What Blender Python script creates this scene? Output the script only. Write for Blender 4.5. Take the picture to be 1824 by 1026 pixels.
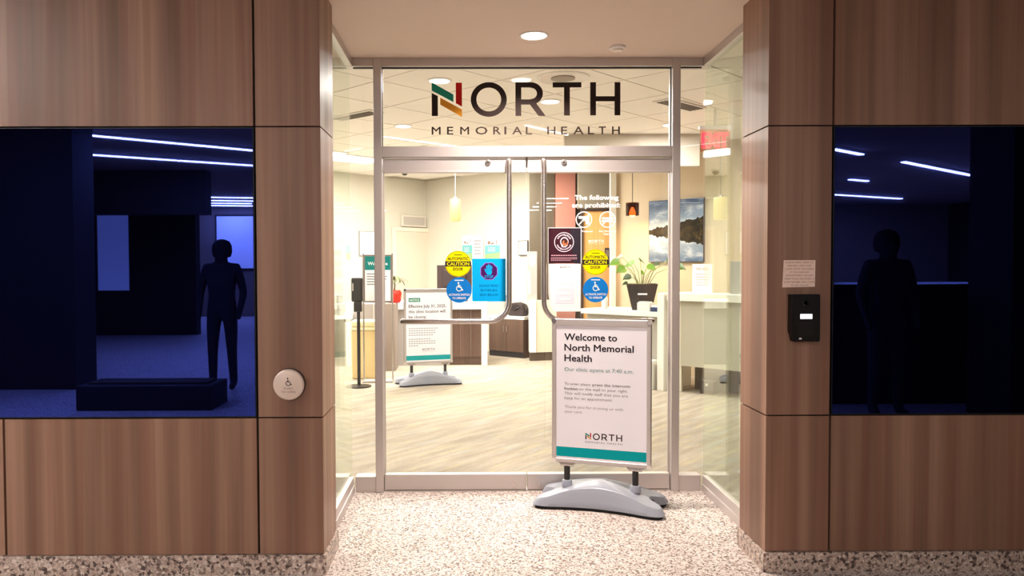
import bpy, bmesh, math, random
from mathutils import Matrix, Vector
for o in list(bpy.data.objects):
    bpy.data.objects.remove(o, do_unlink=True)
S = bpy.context.scene
COL = S.collection
random.seed(7)
PI = math.pi

# ------------------------------------------------------------------ camera
cd = bpy.data.cameras.new('camera'); cam = bpy.data.objects.new('camera', cd); COL.objects.link(cam)
cd.sensor_fit = 'HORIZONTAL'; cd.sensor_width = 36.0
cd.lens = 1350.0/1824*36
cd.shift_x = (912-842.4)/1824
cd.clip_start = 0.05; cd.clip_end = 100
YAW, PITCH, ROLL = 0.0067, 0.0288, -0.0030
fw = Vector((math.sin(YAW)*math.cos(PITCH), math.cos(YAW)*math.cos(PITCH), -math.sin(PITCH)))
rt = Vector((math.cos(YAW), -math.sin(YAW), 0)); up = rt.cross(fw)
rt2 = rt*math.cos(ROLL)+up*math.sin(ROLL); up2 = up*math.cos(ROLL)-rt*math.sin(ROLL)
m = Matrix((rt2, up2, -fw)).transposed().to_4x4(); m.translation = (0, 0, 1.4396)
cam.matrix_world = m
S.camera = cam

# ------------------------------------------------------------------ world, exposure, lights
S.view_settings.view_transform = 'Standard'; S.view_settings.look = 'None'
S.view_settings.gamma = 1.0; S.view_settings.exposure = 0.0; S.view_settings.use_curve_mapping = False
S.cycles.transparent_max_bounces = 24
S.cycles.max_bounces = 8
w = bpy.data.worlds.new('world'); S.world = w; w.use_nodes = True
w.node_tree.nodes['Background'].inputs[0].default_value = (1, .9, .8, 1)
w.node_tree.nodes['Background'].inputs[1].default_value = 0.05

def area(name, loc, power, col, sx, sy=None, rot=(0, 0, 0), shape=None, spread=PI):
    l = bpy.data.lights.new(name, 'AREA'); l.energy = power; l.color = col
    l.shape = shape or ('RECTANGLE' if sy else 'DISK'); l.size = sx
    if sy: l.size_y = sy
    l.spread = spread
    o = bpy.data.objects.new(name, l); COL.objects.link(o); o.location = loc; o.rotation_euler = rot
    return o
WARM = (1, .86, .76); MALLC = (1.0, .93, .89); CLIN = (1, .96, .90)
ALC_W = 50; CLIN_W = 112; DOWN_W = 30; MALL_L = 135.0
area('alcove_light', (0.379, 4.33, 2.735), ALC_W, WARM, .15, spread=math.radians(132))
TROFFERS = [(-1.75, 10.9), (-0.35, 10.45), (3.4, 6.9), (-3.3, 9.3), (-2.6, 6.3), (.75, 10.65)]  # only the first is seen; the rest are added to light the clinic
for (tx, ty), tw in zip(TROFFERS, (.75, 1.3, .35, .9, .8, .45)):
    area('clinic_troffer_light', (tx, ty, 2.975), CLIN_W*tw, CLIN, 1.1, .5, (0, 0, PI/4))
DOWNS = [(-0.232, 6.41), (-0.713, 8.466), (0.785, 7.218), (2.254, 8.427)]
for dx, dy in DOWNS:
    area('clinic_downlight', (dx, dy, 2.975), DOWN_W, CLIN, .15)

# ------------------------------------------------------------------ materials
def lin(c):
    return tuple(((x/12.92) if x <= .04045 else ((x+.055)/1.055)**2.4) for x in (v/255 for v in c))
MC = {}
def mat(name, rgb=(.5, .5, .5), rough=.5, metal=0.0, srgb=None, emit=None, estr=0, coat=0, spec=.5):
    if name in MC: return MC[name]
    if name.split('_')[-1] in ('ink', 'vinyl', 'print', 'paper'): spec = .12
    mt = bpy.data.materials.new(name); mt.use_nodes = True
    b = mt.node_tree.nodes['Principled BSDF']
    c = lin(srgb) if srgb else rgb
    b.inputs['Base Color'].default_value = (*c, 1)
    b.inputs['Roughness'].default_value = rough; b.inputs['Metallic'].default_value = metal
    b.inputs['Specular IOR Level'].default_value = spec
    if coat: b.inputs['Coat Weight'].default_value = coat; b.inputs['Coat Roughness'].default_value = .05
    if emit:
        b.inputs['Emission Color'].default_value = (*emit, 1); b.inputs['Emission Strength'].default_value = estr
    MC[name] = mt; return mt
def nodes(mt): return mt.node_tree.nodes, mt.node_tree.links, mt.node_tree.nodes['Principled BSDF']
def mixc(N, L, f, a, b, typ='MIX'):
    n = N.new('ShaderNodeMix'); n.data_type = 'RGBA'; n.blend_type = typ
    for s, x in ((0, f), (6, a), (7, b)):
        if isinstance(x, (int, float)): n.inputs[s].default_value = x
        elif isinstance(x, tuple): n.inputs[s].default_value = (*x, 1) if len(x) == 3 else x
        else: L.new(x, n.inputs[s])
    return n.outputs[2]
def ramp(N, L, src, stops, interp='LINEAR'):
    n = N.new('ShaderNodeValToRGB'); n.color_ramp.interpolation = interp
    e = n.color_ramp.elements
    while len(e) < len(stops): e.new(.5)
    for i, (p, c) in enumerate(stops):
        e[i].position = p; e[i].color = (*c, 1) if not isinstance(c, float) else (c, c, c, 1)
    L.new(src, n.inputs[0]); return n.outputs[0]
def coords(N, L, scale, rotz=0, loc=(0, 0, 0)):
    t = N.new('ShaderNodeTexCoord'); mp = N.new('ShaderNodeMapping'); rr = N.new('ShaderNodeMapping')
    rr.inputs['Rotation'].default_value = (0, 0, rotz); L.new(t.outputs['Object'], rr.inputs[0])
    mp.inputs['Scale'].default_value = scale; mp.inputs['Location'].default_value = loc
    L.new(rr.outputs[0], mp.inputs[0]); return mp.outputs[0]
def noise(N, L, vec, scale=1, detail=3, rough=.5):
    n = N.new('ShaderNodeTexNoise'); n.inputs['Scale'].default_value = scale
    n.inputs['Detail'].default_value = detail; n.inputs['Roughness'].default_value = rough
    L.new(vec, n.inputs['Vector']); return n.outputs[0]

def wood(name, a, b, c, rough=.42, grain=1.0):
    mt = mat(name, rough=rough); N, L, P = nodes(mt)
    n1 = noise(N, L, coords(N, L, (9*grain, 9*grain, .25)), 1, 3)
    n2 = noise(N, L, coords(N, L, (55*grain, 55*grain, .5), loc=(3, 1, 0)), 1, 3)
    n3 = noise(N, L, coords(N, L, (22*grain, 22*grain, .35), loc=(7, 2, 5)), 1, 2)
    col = ramp(N, L, n1, [(.30, a), (.5, b), (.70, c)])
    col = mixc(N, L, ramp(N, L, n2, [(.35, 0.0), (.7, 1.0)]), mixc(N, L, .3, col, a), col)
    col = mixc(N, L, ramp(N, L, n3, [(.50, 0.0), (.58, .35)]), col, (a[0]*1.35, a[1]*1.0, a[2]*.95))
    L.new(col, P.inputs['Base Color']); return mt
WOOD = wood('walnut_laminate', lin((108, 78, 61)), lin((140, 104, 84)), lin((168, 130, 107)))
WOOD_DK = wood('dark_cabinet_wood', lin((78, 56, 46)), lin((96, 72, 58)), lin((112, 86, 70)))
WOOD_TAN = wood('tan_door_wood', lin((222, 168, 98)), lin((236, 184, 114)), lin((244, 198, 130)), grain=.7)

def granite(name, scale, cols, joint=None):
    mt = mat(name, rough=.3); N, L, P = nodes(mt)
    v = coords(N, L, (1, 1, 1))
    vo = N.new('ShaderNodeTexVoronoi'); vo.inputs['Scale'].default_value = scale; L.new(v, vo.inputs['Vector'])
    sep = N.new('ShaderNodeSeparateColor'); L.new(vo.outputs['Color'], sep.inputs[0])
    col = ramp(N, L, sep.outputs[0], cols, 'CONSTANT')
    n = noise(N, L, v, scale*1.8, 4, .7)
    col = mixc(N, L, ramp(N, L, n, [(.46, 0.0), (.62, .6)]), col, cols[0][1])
    L.new(col, P.inputs['Base Color']); return mt
GRAN = granite('speckled_granite', 75, [(0, lin((84, 70, 64))), (.14, lin((140, 120, 110))), (.28, lin((196, 172, 158))), (.6, lin((206, 186, 172))), (.85, lin((226, 210, 198)))])
TERR = granite('terrazzo_floor', 125, [(0, lin((108, 92, 86))), (.17, lin((168, 150, 140))), (.34, lin((206, 192, 184))), (.5, lin((222, 210, 204))), (.8, lin((234, 226, 222)))])
TERR.node_tree.nodes['Principled BSDF'].inputs['Roughness'].default_value = .6
TERR.node_tree.nodes['Principled BSDF'].inputs['Specular IOR Level'].default_value = .2

def carpet():
    mt = mat('striated_carpet', rough=.95, spec=.1); N, L, P = nodes(mt)
    r = math.radians(-48)
    n1 = noise(N, L, coords(N, L, (1.6, 13, 1), r), 1, 3)
    n2 = noise(N, L, coords(N, L, (2.4, 20, 1), r, (5, 3, 0)), 1, 3)
    n4 = noise(N, L, coords(N, L, (1.8, 9, 1), r, (9, 1, 0)), 1, 2)
    n3 = noise(N, L, coords(N, L, (150, 150, 1)), 1, 2)
    c = ramp(N, L, n1, [(.35, lin((158, 148, 132))), (.5, lin((168, 158, 142))), (.65, lin((180, 170, 154)))])
    c = mixc(N, L, ramp(N, L, n2, [(.54, 0.0), (.70, .55)]), c, lin((204, 186, 142)))
    c = mixc(N, L, ramp(N, L, n4, [(.56, 0.0), (.72, .45)]), c, lin((172, 178, 176)))
    c = mixc(N, L, ramp(N, L, n3, [(.3, .22), (.7, 0.0)]), c, lin((110, 100, 82)))
    L.new(c, P.inputs['Base Color']); return mt
CARPET = carpet()

ALU = mat('satin_aluminium', srgb=(202, 194, 191), rough=.38, metal=.55)
STEEL = mat('brushed_steel', srgb=(196, 188, 184), rough=.25, metal=.95)
CHROME = mat('chrome', srgb=(225, 222, 220), rough=.15, metal=1)
BLACK = mat('black_plastic', srgb=(16, 15, 16), rough=.4)
BLACKG = mat('gasket_black', srgb=(22, 18, 17), rough=.7)
CREAM = mat('cream_wall', srgb=(214, 209, 194), rough=.8)
GREY_W = mat('grey_beige_wall', srgb=(138, 128, 110), rough=.8)
CEILW = mat('ceiling_paint', srgb=(226, 204, 190), rough=.85)
TILE = mat('ceiling_tile', srgb=(250, 244, 238), rough=.9)
TBAR = mat('ceiling_grid', srgb=(206, 196, 184), rough=.6)
WHITE = mat('white_laminate', srgb=(242, 240, 230), rough=.4)
PAPER = mat('white_paper', srgb=(246, 242, 240), rough=.7)
GREYP = mat('grey_panel', srgb=(172, 164, 158), rough=.7)
PLAST = mat('grey_base_plastic', srgb=(150, 154, 166), rough=.33)
RUBBER = mat('black_rubber', srgb=(14, 14, 15), rough=.8)
CORAL = mat('coral_paint', srgb=(204, 138, 120), rough=.8)
INK = mat('brown_black_vinyl', srgb=(42, 30, 27), rough=.6)
INKG = mat('grey_ink', srgb=(120, 116, 118), rough=.7)
TEAL = mat('teal_print', srgb=(0, 162, 166), rough=.6)
TEALL = mat('teal_vinyl', srgb=(32, 134, 112), rough=.6)
REDL = mat('red_vinyl', srgb=(186, 26, 22), rough=.6)
ORL = mat('orange_vinyl', srgb=(216, 146, 42), rough=.6)
YEL = mat('yellow_vinyl', srgb=(240, 224, 0), rough=.5)
BLU = mat('blue_vinyl', srgb=(20, 120, 204), rough=.5)
CYAN = mat('cyan_paper', srgb=(0, 168, 240), rough=.6)
PURP = mat('dark_purple_print', srgb=(70, 20, 90), rough=.6)
WHV = mat('white_vinyl', srgb=(250, 250, 250), rough=.5)
MAROON = mat('maroon_print', srgb=(58, 26, 36), rough=.5)
NAVY = mat('dark_grey_print', srgb=(46, 40, 50), rough=.5)
EMIT = mat('lit_diffuser', (1, 1, 1), emit=(1, .95, .86), estr=9)
LAMP = mat('linear_lamp', (1, 1, 1), emit=MALLC, estr=MALL_L)
DARKM = mat('dark_mall_wall', srgb=(22, 18, 18), rough=.7)
MALLW = mat('mall_wall', srgb=(120, 104, 92), rough=.7)

def glass_mat(name, tint, base=.045, gloss=(1, 1, 1), rough=0.0):
    mt = bpy.data.materials.new(name); mt.use_nodes = True
    N, L = mt.node_tree.nodes, mt.node_tree.links
    N.remove(N['Principled BSDF']); out = N['Material Output']
    t = N.new('ShaderNodeBsdfTransparent'); t.inputs[0].default_value = (*tint, 1)
    g = N.new('ShaderNodeBsdfGlossy'); g.inputs['Roughness'].default_value = rough; g.inputs[0].default_value = (*gloss, 1)
    lw = N.new('ShaderNodeLayerWeight'); lw.inputs[0].default_value = .5
    p = N.new('ShaderNodeMath'); p.operation = 'POWER'; p.inputs[1].default_value = 5; L.new(lw.outputs['Facing'], p.inputs[0])
    k = N.new('ShaderNodeMath'); k.operation = 'MULTIPLY_ADD'; k.inputs[1].default_value = 1-base; k.inputs[2].default_value = base; L.new(p.outputs[0], k.inputs[0])
    mx = N.new('ShaderNodeMixShader'); L.new(k.outputs[0], mx.inputs[0]); L.new(t.outputs[0], mx.inputs[1]); L.new(g.outputs[0], mx.inputs[2])
    L.new(mx.outputs[0], out.inputs[0]); return mt
GLASS = glass_mat('clear_glass', (.985, .99, .985))
GLASSG = glass_mat('green_edge_glass', (.89, .94, .89))

def screen_mat():
    mt = bpy.data.materials.new('switched_off_screen'); mt.use_nodes = True
    N, L = mt.node_tree.nodes, mt.node_tree.links; N.remove(N['Principled BSDF']); out = N['Material Output']
    d = N.new('ShaderNodeBsdfDiffuse'); d.inputs[0].default_value = (.0015, .001, .006, 1)
    g = N.new('ShaderNodeBsdfGlossy'); g.inputs['Roughness'].default_value = .012; g.inputs[0].default_value = (.06, .10, .60, 1)
    mx = N.new('ShaderNodeMixShader'); mx.inputs[0].default_value = .55
    L.new(d.outputs[0], mx.inputs[1]); L.new(g.outputs[0], mx.inputs[2]); L.new(mx.outputs[0], out.inputs[0]); return mt
SCREEN = screen_mat()

# ------------------------------------------------------------------ mesh helpers
class B:
    def __init__(s): s.v = []; s.f = []; s.n = 0
    def lay(s, y):                      # flat prints: overlapping strokes lie a hair apart
        s.n += 1; return y-(s.n % 7)*.00004
    def add(s, vs, fs):
        n = len(s.v); s.v += [tuple(v) for v in vs]; s.f += [tuple(i+n for i in f) for f in fs]; return s
    def box(s, x0, x1, y0, y1, z0, z1):
        return s.add([(x0, y0, z0), (x1, y0, z0), (x1, y1, z0), (x0, y1, z0), (x0, y0, z1), (x1, y0, z1), (x1, y1, z1), (x0, y1, z1)],
                     [(0, 3, 2, 1), (4, 5, 6, 7), (0, 1, 5, 4), (1, 2, 6, 5), (2, 3, 7, 6), (3, 0, 4, 7)])
    def prism(s, pts, y0, y1):          # polygon in xz, pushed along y
        n = len(pts)
        return s.add([(x, y0, z) for x, z in pts]+[(x, y1, z) for x, z in pts],
                     [tuple(range(n)), tuple(range(2*n-1, n-1, -1))]+[(i, i+n, (i+1) % n+n, (i+1) % n) for i in range(n)])
    def hprism(s, pts, z0, z1):         # polygon in xy, pushed along z
        n = len(pts)
        return s.add([(x, y, z0) for x, y in pts]+[(x, y, z1) for x, y in pts],
                     [tuple(range(n-1, -1, -1)), tuple(range(n, 2*n))]+[(i, (i+1) % n, (i+1) % n+n, i+n) for i in range(n)])
    def poly(s, pts, y=0):              # flat polygon in xz facing -y (pts counter-clockwise)
        y = s.lay(y); return s.add([(x, y, z) for x, z in pts], [tuple(range(len(pts)))])
    def disc(s, cx, cz, r, y=0, n=40):
        return s.poly([(cx+r*math.cos(2*PI*i/n), cz+r*math.sin(2*PI*i/n)) for i in range(n)], y)
    def arc(s, cx, cz, r0, r1, a0, a1, y=0, n=28, k=1.0):   # ring piece, k squeezes z
        n = max(2, n); vs = []; fs = []; y = s.lay(y)
        for i in range(n+1):
            a = a0+(a1-a0)*i/n
            vs += [(cx+r0*math.cos(a), y, cz+r0*math.sin(a)*k), (cx+r1*math.cos(a), y, cz+r1*math.sin(a)*k)]
        for i in range(n): fs.append((2*i, 2*i+1, 2*i+3, 2*i+2))
        return s.add(vs, fs)
    def stroke(s, pts, wd, y=0):
        for (ax, az), (bx, bz) in zip(pts, pts[1:]):
            L = math.hypot(bx-ax, bz-az) or 1; nx, nz = -(bz-az)/L*wd/2, (bx-ax)/L*wd/2
            s.poly([(ax-nx, az-nz), (bx-nx, bz-nz), (bx+nx, bz+nz), (ax+nx, az+nz)], y)
        for x, z in pts[1:-1]: s.disc(x, z, wd/2, y, 10)
        return s
    def cyl(s, p0, p1, r, r2=None, n=16, cap=True): return s.tube([p0, p1], [r, r if r2 is None else r2], n, cap)
    def tube(s, path, r, n=12, cap=True):
        P = [Vector(p) for p in path]; R = r if isinstance(r, (list, tuple)) else [r]*len(P)
        base = len(s.v); u = None
        for i, p in enumerate(P):
            d = (P[min(i+1, len(P)-1)]-P[max(i-1, 0)]).normalized()
            if u is None: u = d.orthogonal().normalized()
            u = (u-d*u.dot(d)).normalized(); w_ = d.cross(u)
            for k in range(n):
                a = 2*PI*k/n; s.v.append(tuple(p+(u*math.cos(a)+w_*math.sin(a))*R[i]))
        for i in range(len(P)-1):
            for k in range(n):
                a = base+i*n+k; b = base+i*n+(k+1) % n; s.f.append((a, b, b+n, a+n))
        if cap:
            s.f.append(tuple(base+k for k in range(n-1, -1, -1))); e = base+(len(P)-1)*n; s.f.append(tuple(e+k for k in range(n)))
        return s
    def lathe(s, prof, c=(0, 0, 0), n=24, axis='z'):
        base = len(s.v); m_ = len(prof)
        for r, h in prof:
            for k in range(n):
                a = 2*PI*k/n; x, y = r*math.cos(a), r*math.sin(a)
                s.v.append((c[0]+x, c[1]+y, c[2]+h) if axis == 'z' else (c[0]+x, c[1]+h, c[2]+y))
        for i in range(m_-1):
            for k in range(n):
                a = base+i*n+k; b = base+i*n+(k+1) % n; s.f.append((a, b, b+n, a+n))
        s.f.append(tuple(base+k for k in range(n-1, -1, -1))); e = base+(m_-1)*n; s.f.append(tuple(e+k for k in range(n)))
        return s
    def obj(s, name, material, parent=None, bevel=0, smooth=False, flat=False, loc=None, rot=None, seg=2):
        me = bpy.data.meshes.new(name); me.from_pydata(s.v, [], s.f)
        if not flat:
            bm = bmesh.new(); bm.from_mesh(me); bmesh.ops.recalc_face_normals(bm, faces=bm.faces); bm.to_mesh(me); bm.free()
        if smooth:
            me.polygons.foreach_set('use_smooth', [True]*len(me.polygons))
            me.set_sharp_from_angle(angle=math.radians(42))
        if material: me.materials.append(material)
        o = bpy.data.objects.new(name, me); COL.objects.link(o)
        if parent: o.parent = parent
        if loc: o.location = loc
        if rot: o.rotation_euler = rot
        if bevel:
            b = o.modifiers.new('bevel', 'BEVEL'); b.width = bevel; b.segments = seg; b.limit_method = 'ANGLE'; b.angle_limit = math.radians(40)
        return o
def tag(o, label, cat=None, group=None):
    o['label'] = label
    if cat: o['category'] = cat
    if group: o['group'] = group
    return o
def thing(name, label, cat, loc=(0, 0, 0), rz=0, group=None):
    o = bpy.data.objects.new(name, None); COL.objects.link(o); o.empty_display_size = .1
    o.location = loc; o.rotation_euler = (0, 0, rz); return tag(o, label, cat, group)
def struct(o, label=None):
    o['kind'] = 'structure'
    if label: o['label'] = label
    return o
def sgroup(name, label=None):
    o = bpy.data.objects.new(name, None); COL.objects.link(o); return struct(o, label)

_tc = {}
def glyphs(txt, space=1.0):
    k = (txt, space)
    if k not in _tc:
        c = bpy.data.curves.new('t', 'FONT'); c.body = txt; c.size = 1; c.resolution_u = 2; c.space_character = space
        o = bpy.data.objects.new('t', c); me = bpy.data.meshes.new_from_object(o)
        vs = [(v.co.x, v.co.y) for v in me.vertices]; fs = [tuple(p.vertices) for p in me.polygons]
        bpy.data.objects.remove(o); bpy.data.meshes.remove(me)
        _tc[k] = (vs, fs)
    return _tc[k]
def text(b, txt, x, z, cap, align='C', width=None, bold=0, y=0, space=1.0):
    """lettering in xz facing -y; cap = capital height, z = baseline; width squeezes it"""
    vs, fs = glyphs(txt, space)
    if not vs: return b
    x0 = min(v[0] for v in vs); x1 = max(v[0] for v in vs)
    sz = cap/.70; sx = width/(x1-x0) if width else sz
    wdt = (x1-x0)*sx; ox = x-(wdt/2 if align == 'C' else (0 if align == 'L' else wdt))
    for d in ((0, 0),) if not bold else ((-bold*sz, 0), (bold*sz, 0), (0, bold*sz*.8), (0, -bold*sz*.8)):   # heavier strokes: overlapping shifted copies
        yy = b.lay(y); b.add([(ox+(v[0]-x0)*sx+d[0], yy, z+v[1]*sz+d[1]) for v in vs], fs)
    return b

# ------------------------------------------------------------------ levels of the place
D1, DB, D2 = 3.5186, 3.850, 4.829
XL, XR, CL, CR = -.9819, 1.6952, -.6781, 1.3929
Z1, Z2, Z3, ZC = 2.0853, .7367, .0922, 2.746
GL, GR = -.746, 1.5104
CH = 3.0      # clinic ceiling
MH = 3.2      # concourse ceiling

# floors
struct(B().box(-9, 14, -15, DB, -.1, 0).box(GL, GR, DB, D2+.06, -.1, 0).obj('floor', TERR), 'speckled terrazzo floor of the concourse and entrance recess')
struct(B().box(-9, GL, DB, 16, -.1, 0).box(GR, 9, DB, 16, -.1, 0).box(GL, GR, D2+.06, 16, -.1, 0).obj('floor', CARPET), 'beige striated carpet inside the clinic')

# front wall: dark core with walnut panels, granite base
G = .0055
def wood_wall(side):
    nm = 'wall_left' if side < 0 else 'wall_right'
    core = B()
    if side < 0: core.box(-9, CL-.02, D1+.02, DB-.02, 0, MH)
    else: core.box(CR+.02, 14, D1+.02, DB-.02, 0, MH)
    W = struct(core.obj(nm, BLACKG), 'walnut panelled wall to the %s of the entrance' % ('left' if side < 0 else 'right'))
    rows = [(Z3, Z2), (Z2, Z1), (Z1, MH)]
    cols = [(-4.5, -2.16), (-2.16, XL), (XL, CL)] if side < 0 else [(CR, XR), (XR, 2.92), (2.92, 5.2)]
    inner = 2 if side < 0 else 0
    for ci, (a, b) in enumerate(cols):
        for ri, (z0, z1) in enumerate(rows):
            if ci == 1 and ri == 1: continue                    # the screen fills this bay
            if side < 0 and ci == 0 and ri == 1: b = -2.25
            elif side < 0 and ci == 0: b = -2.16
            aa = a+(G if not (side > 0 and ci == 0) else 0); bb = b-(G if not (side < 0 and ci == 2) else 0)
            B().box(aa, bb, D1, D1+.02, z0+G*.6, z1-G*.6).obj('panel', WOOD, W)
    for z0, z1 in rows:
        if side < 0: B().box(CL-.02, CL, D1+.0205, DB, z0+G*.6, z1-G*.6).obj('panel', WOOD, W)
        else: B().box(CR, CR+.02, D1+.0205, DB, z0+G*.6, z1-G*.6).obj('panel', WOOD, W)
    if side < 0:
        B().box(CL-.02, GL-.2, DB-.0195, DB, 0, MH).obj('back_panel', WOOD, W)
        B().box(-9, CL+.012, D1-.012, D1+.02, 0, Z3).box(CL-.02, CL+.012, D1+.02, DB+.005, 0, Z3).obj('granite_base', GRAN, W)
    else:
        B().box(CR+.02, GR+.2, DB-.0195, DB, 0, MH).obj('back_panel', WOOD, W)
        B().box(CR-.012, 14, D1-.012, D1+.02, 0, Z3).box(CR-.012, CR+.02, D1+.02, DB+.005, 0, Z3).obj('granite_base', GRAN, W)
    return W
wood_wall(-1); wood_wall(1)

# wall displays
def display(label, x0, x1):
    t = thing('wall_display', label, 'screen', ((x0+x1)/2, D1+.02, Z2))
    hx = (x1-x0)/2-.004; h = Z1-Z2
    B().box(-hx, hx, -.020, -.002, .004, h-.004).obj('housing', BLACK, t)
    B().box(-hx+.004, hx-.004, -.024, -.0205, .008, h-.008).obj('screen', SCREEN, t)
display('large black wall screen with blue reflections, left of the entrance', -2.245, XL)
display('large black wall screen on the right, next to the intercom', XR, 2.92)

# ceiling of the recess and lintel
struct(B().box(CL-.15, CR+.2, D1, D2+.08, ZC, CH).box(CL-.02, CR+.02, D1, DB, CH, MH).obj('ceiling', CEILW), 'painted ceiling of the entrance recess')
t = thing('ceiling_downlight', 'round lit downlight in the ceiling in front of the glass doors', 'light', (.379, 4.33, ZC))
B().lathe([(.083, 0), (.083, -.004), (.072, -.006), (.072, 0)], n=36).obj('trim_ring', mat('white_metal', srgb=(235, 230, 225), rough=.4), t, smooth=True)
B().lathe([(.071, -.0005), (.071, -.003)], n=36).obj('lens', EMIT, t)
t = thing('smoke_detector', 'small round white detector on the recess ceiling right of the downlight', 'detector', (.897, 4.553, ZC))
B().lathe([(.048, 0), (.048, -.012), (.040, -.018)], n=28).obj('housing', mat('white_metal'), t, smooth=True)
B().lathe([(.034, -.0182), (.030, -.026), (.012, -.028)], n=24).obj('cover', mat('off_white_plastic', srgb=(240, 226, 216), rough=.5), t, smooth=True)

# ------------------------------------------------------------------ storefront
YA, YB = 4.785, 4.885
YG = 4.835
ML = (-.5893, -.5388); MR = (1.2912, 1.3414); ZH, ZT1, ZT0 = 2.694, 2.194, 2.126
def trim(n, b, label): struct(b.obj('trim_%d' % n, ALU, bevel=.003), label)
trim(1, B().box(ML[0], ML[1], YA, YB, 0, ZC), 'aluminium mullion left of the doors')
trim(2, B().box(MR[0], MR[1], YA, YB, 0, ZC), 'aluminium mullion right of the doors')
trim(3, B().box(GL-.03, ML[0], YA+.004, YB, ZH, ZC).box(ML[1], MR[0], YA+.004, YB, ZH, ZC).box(MR[1], GR+.03, YA+.004, YB, ZH, ZC), 'aluminium head rail under the ceiling')
trim(4, B().box(ML[1], MR[0], YA+.002, YB, ZT0, ZT1), 'aluminium transom bar above the doors')
def pane(b, m_, p): return b.obj('glass_pane', m_, p)
def window(n, label): return sgroup('window_%d' % n, label)
W1 = window(1, 'glass side wall of the recess on the left')
pane(B().box(GL-.004, GL+.004, DB+.002, YA+.04, .10, ZH+.005), GLASSG, W1)
B().box(GL-.025, GL+.025, DB+.001, YA, 0, .05).box(GL-.018, GL+.018, DB+.001, YA, .05, .105).obj('bottom_rail', ALU, W1, bevel=.003)
B().box(GL-.025, GL+.025, DB+.001, YA, ZH, ZC).obj('top_rail', ALU, W1, bevel=.003)
W2 = window(2, 'narrow sidelight left of the doors')
pane(B().box(GL+.005, ML[0], YG, YG+.008, .09, ZH+.005), GLASS, W2)
B().box(GL+.026, ML[0]-.0005, YA+.01, YB, 0, .10).obj('bottom_rail', ALU, W2, bevel=.003)
B().box(GL+.026, ML[0]-.0005, YG-.012, YG-.004, ZH-.006, ZH+.002).obj('gasket', BLACKG, W2)
W3 = window(3, 'transom window over the doors with the big lettering')
pane(B().box(ML[1], MR[0], YG, YG+.008, ZT1-.005, ZH+.005), GLASS, W3)
gk = .007
B().box(ML[1], MR[0], YG-.012, YG-.003, ZH-gk, ZH).box(ML[1], ML[1]+gk*.6, YG-.012, YG-.003, ZT1, ZH-gk).box(MR[0]-gk*.6, MR[0], YG-.012, YG-.003, ZT1, ZH-gk).obj('gasket', BLACKG, W3)
W4 = window(4, 'narrow sidelight right of the doors')
pane(B().box(MR[1], GR-.005, YG, YG+.008, .09, ZH+.005), GLASS, W4)
B().box(MR[1]+.0005, GR-.026, YA+.01, YB, 0, .10).obj('bottom_rail', ALU, W4, bevel=.003)
B().box(MR[1]+.0005, GR-.026, YG-.012, YG-.004, ZH-.006, ZH+.002).obj('gasket', BLACKG, W4)
W5 = window(5, 'glass side wall of the recess on the right')
pane(B().box(GR-.004, GR+.004, DB+.06, YA+.04, .10, ZH+.005), GLASSG, W5)
B().box(GR-.025, GR+.025, DB+.001, YA, 0, .05).box(GR-.018, GR+.018, DB+.001, YA, .05, .105).obj('bottom_rail', ALU, W5, bevel=.003)
B().box(GR-.025, GR+.025, DB+.001, YA, ZH, ZC).obj('top_rail', ALU, W5, bevel=.003)
B().box(GR-.02, GR+.02, DB+.003, DB+.06, .105, ZH).obj('end_post', ALU, W5, bevel=.003)

def door(n, x0, x1, hand):
    D = sgroup('door_%d' % n, 'glass entrance door, %s leaf' % ('left' if n == 1 else 'right'))
    ya, yb = YA+.018, YA+.068
    B().box(x0, x1, ya, yb, 2.038, 2.118).obj('top_rail', ALU, D, bevel=.002)
    B().box(x0, x1, ya-.004, yb, 2.030, 2.040).obj('top_rail_lip', ALU, D, bevel=.002)
    B().box(x0, x1, ya, yb, .012, .112).obj('bottom_rail', ALU, D, bevel=.004)
    B().box(x0+.001, x1-.001, YG, YG+.01, .10, 2.045).obj('glass_pane', GLASS, D)
    px = x0 if n == 1 else x1-.006
    B().box(px, px+.006, YG-.003, YG+.013, .112, 2.03).obj('edge_strip', ALU, D)
    lx = .129 if n == 1 else .609
    B().lathe([(.0, 0), (.017, 0), (.017, -.006), (.013, -.008), (.012, -.004), (.005, -.004), (.005, -.007)][1:], (lx, ya-.0005, 2.092), 20, 'y').obj('lock_cylinder', STEEL, D, smooth=True)
    B().cyl((lx, ya-.006, 2.092), (lx, ya-.010, 2.092), .007, n=12).obj('keyhole', BLACKG, D)
    fx = .290 if n == 1 else .455
    B().cyl((fx, ya-.004, .045), (fx, ya+.002, .045), .011, n=16).obj('floor_lock', STEEL, D)
    # L-shaped pull
    vx, ex, s_ = (.260, -.415, -1) if n == 1 else (.478, 1.165, 1)
    yh = ya-.050; zt = 2.112; zb = 1.092; r = .125; path = [(vx, ya+.004, zt-.012), (vx, yh+.02, zt-.012), (vx, yh+.004, zt-.02), (vx, yh, zt-.045)]
    path += [(vx, yh, z) for z in (1.8, 1.5, zb+r)]
    for i in range(1, 11):
        a = i/10*PI/2; path.append((vx+s_*(r-r*math.cos(a)), yh, zb+r-r*math.sin(a)))
    path += [(vx+s_*(r+.2), yh, zb), (ex-s_*.02, yh, zb), (ex-s_*.004, yh+.008, zb), (ex, yh+.025, zb), (ex, YG+.001, zb)]
    hd = B().tube(path, .0165, 14).obj('pull_handle', STEEL, D, smooth=True)
    return D
door(1, ML[1]+.004, .371, -1); door(2, .377, MR[0]-.004, 1)
struct(B().box(ML[1]+.002, MR[0]-.002, YA+.02, YB, 0, .008).obj('trim_5', ALU), 'metal threshold under the doors')
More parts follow.
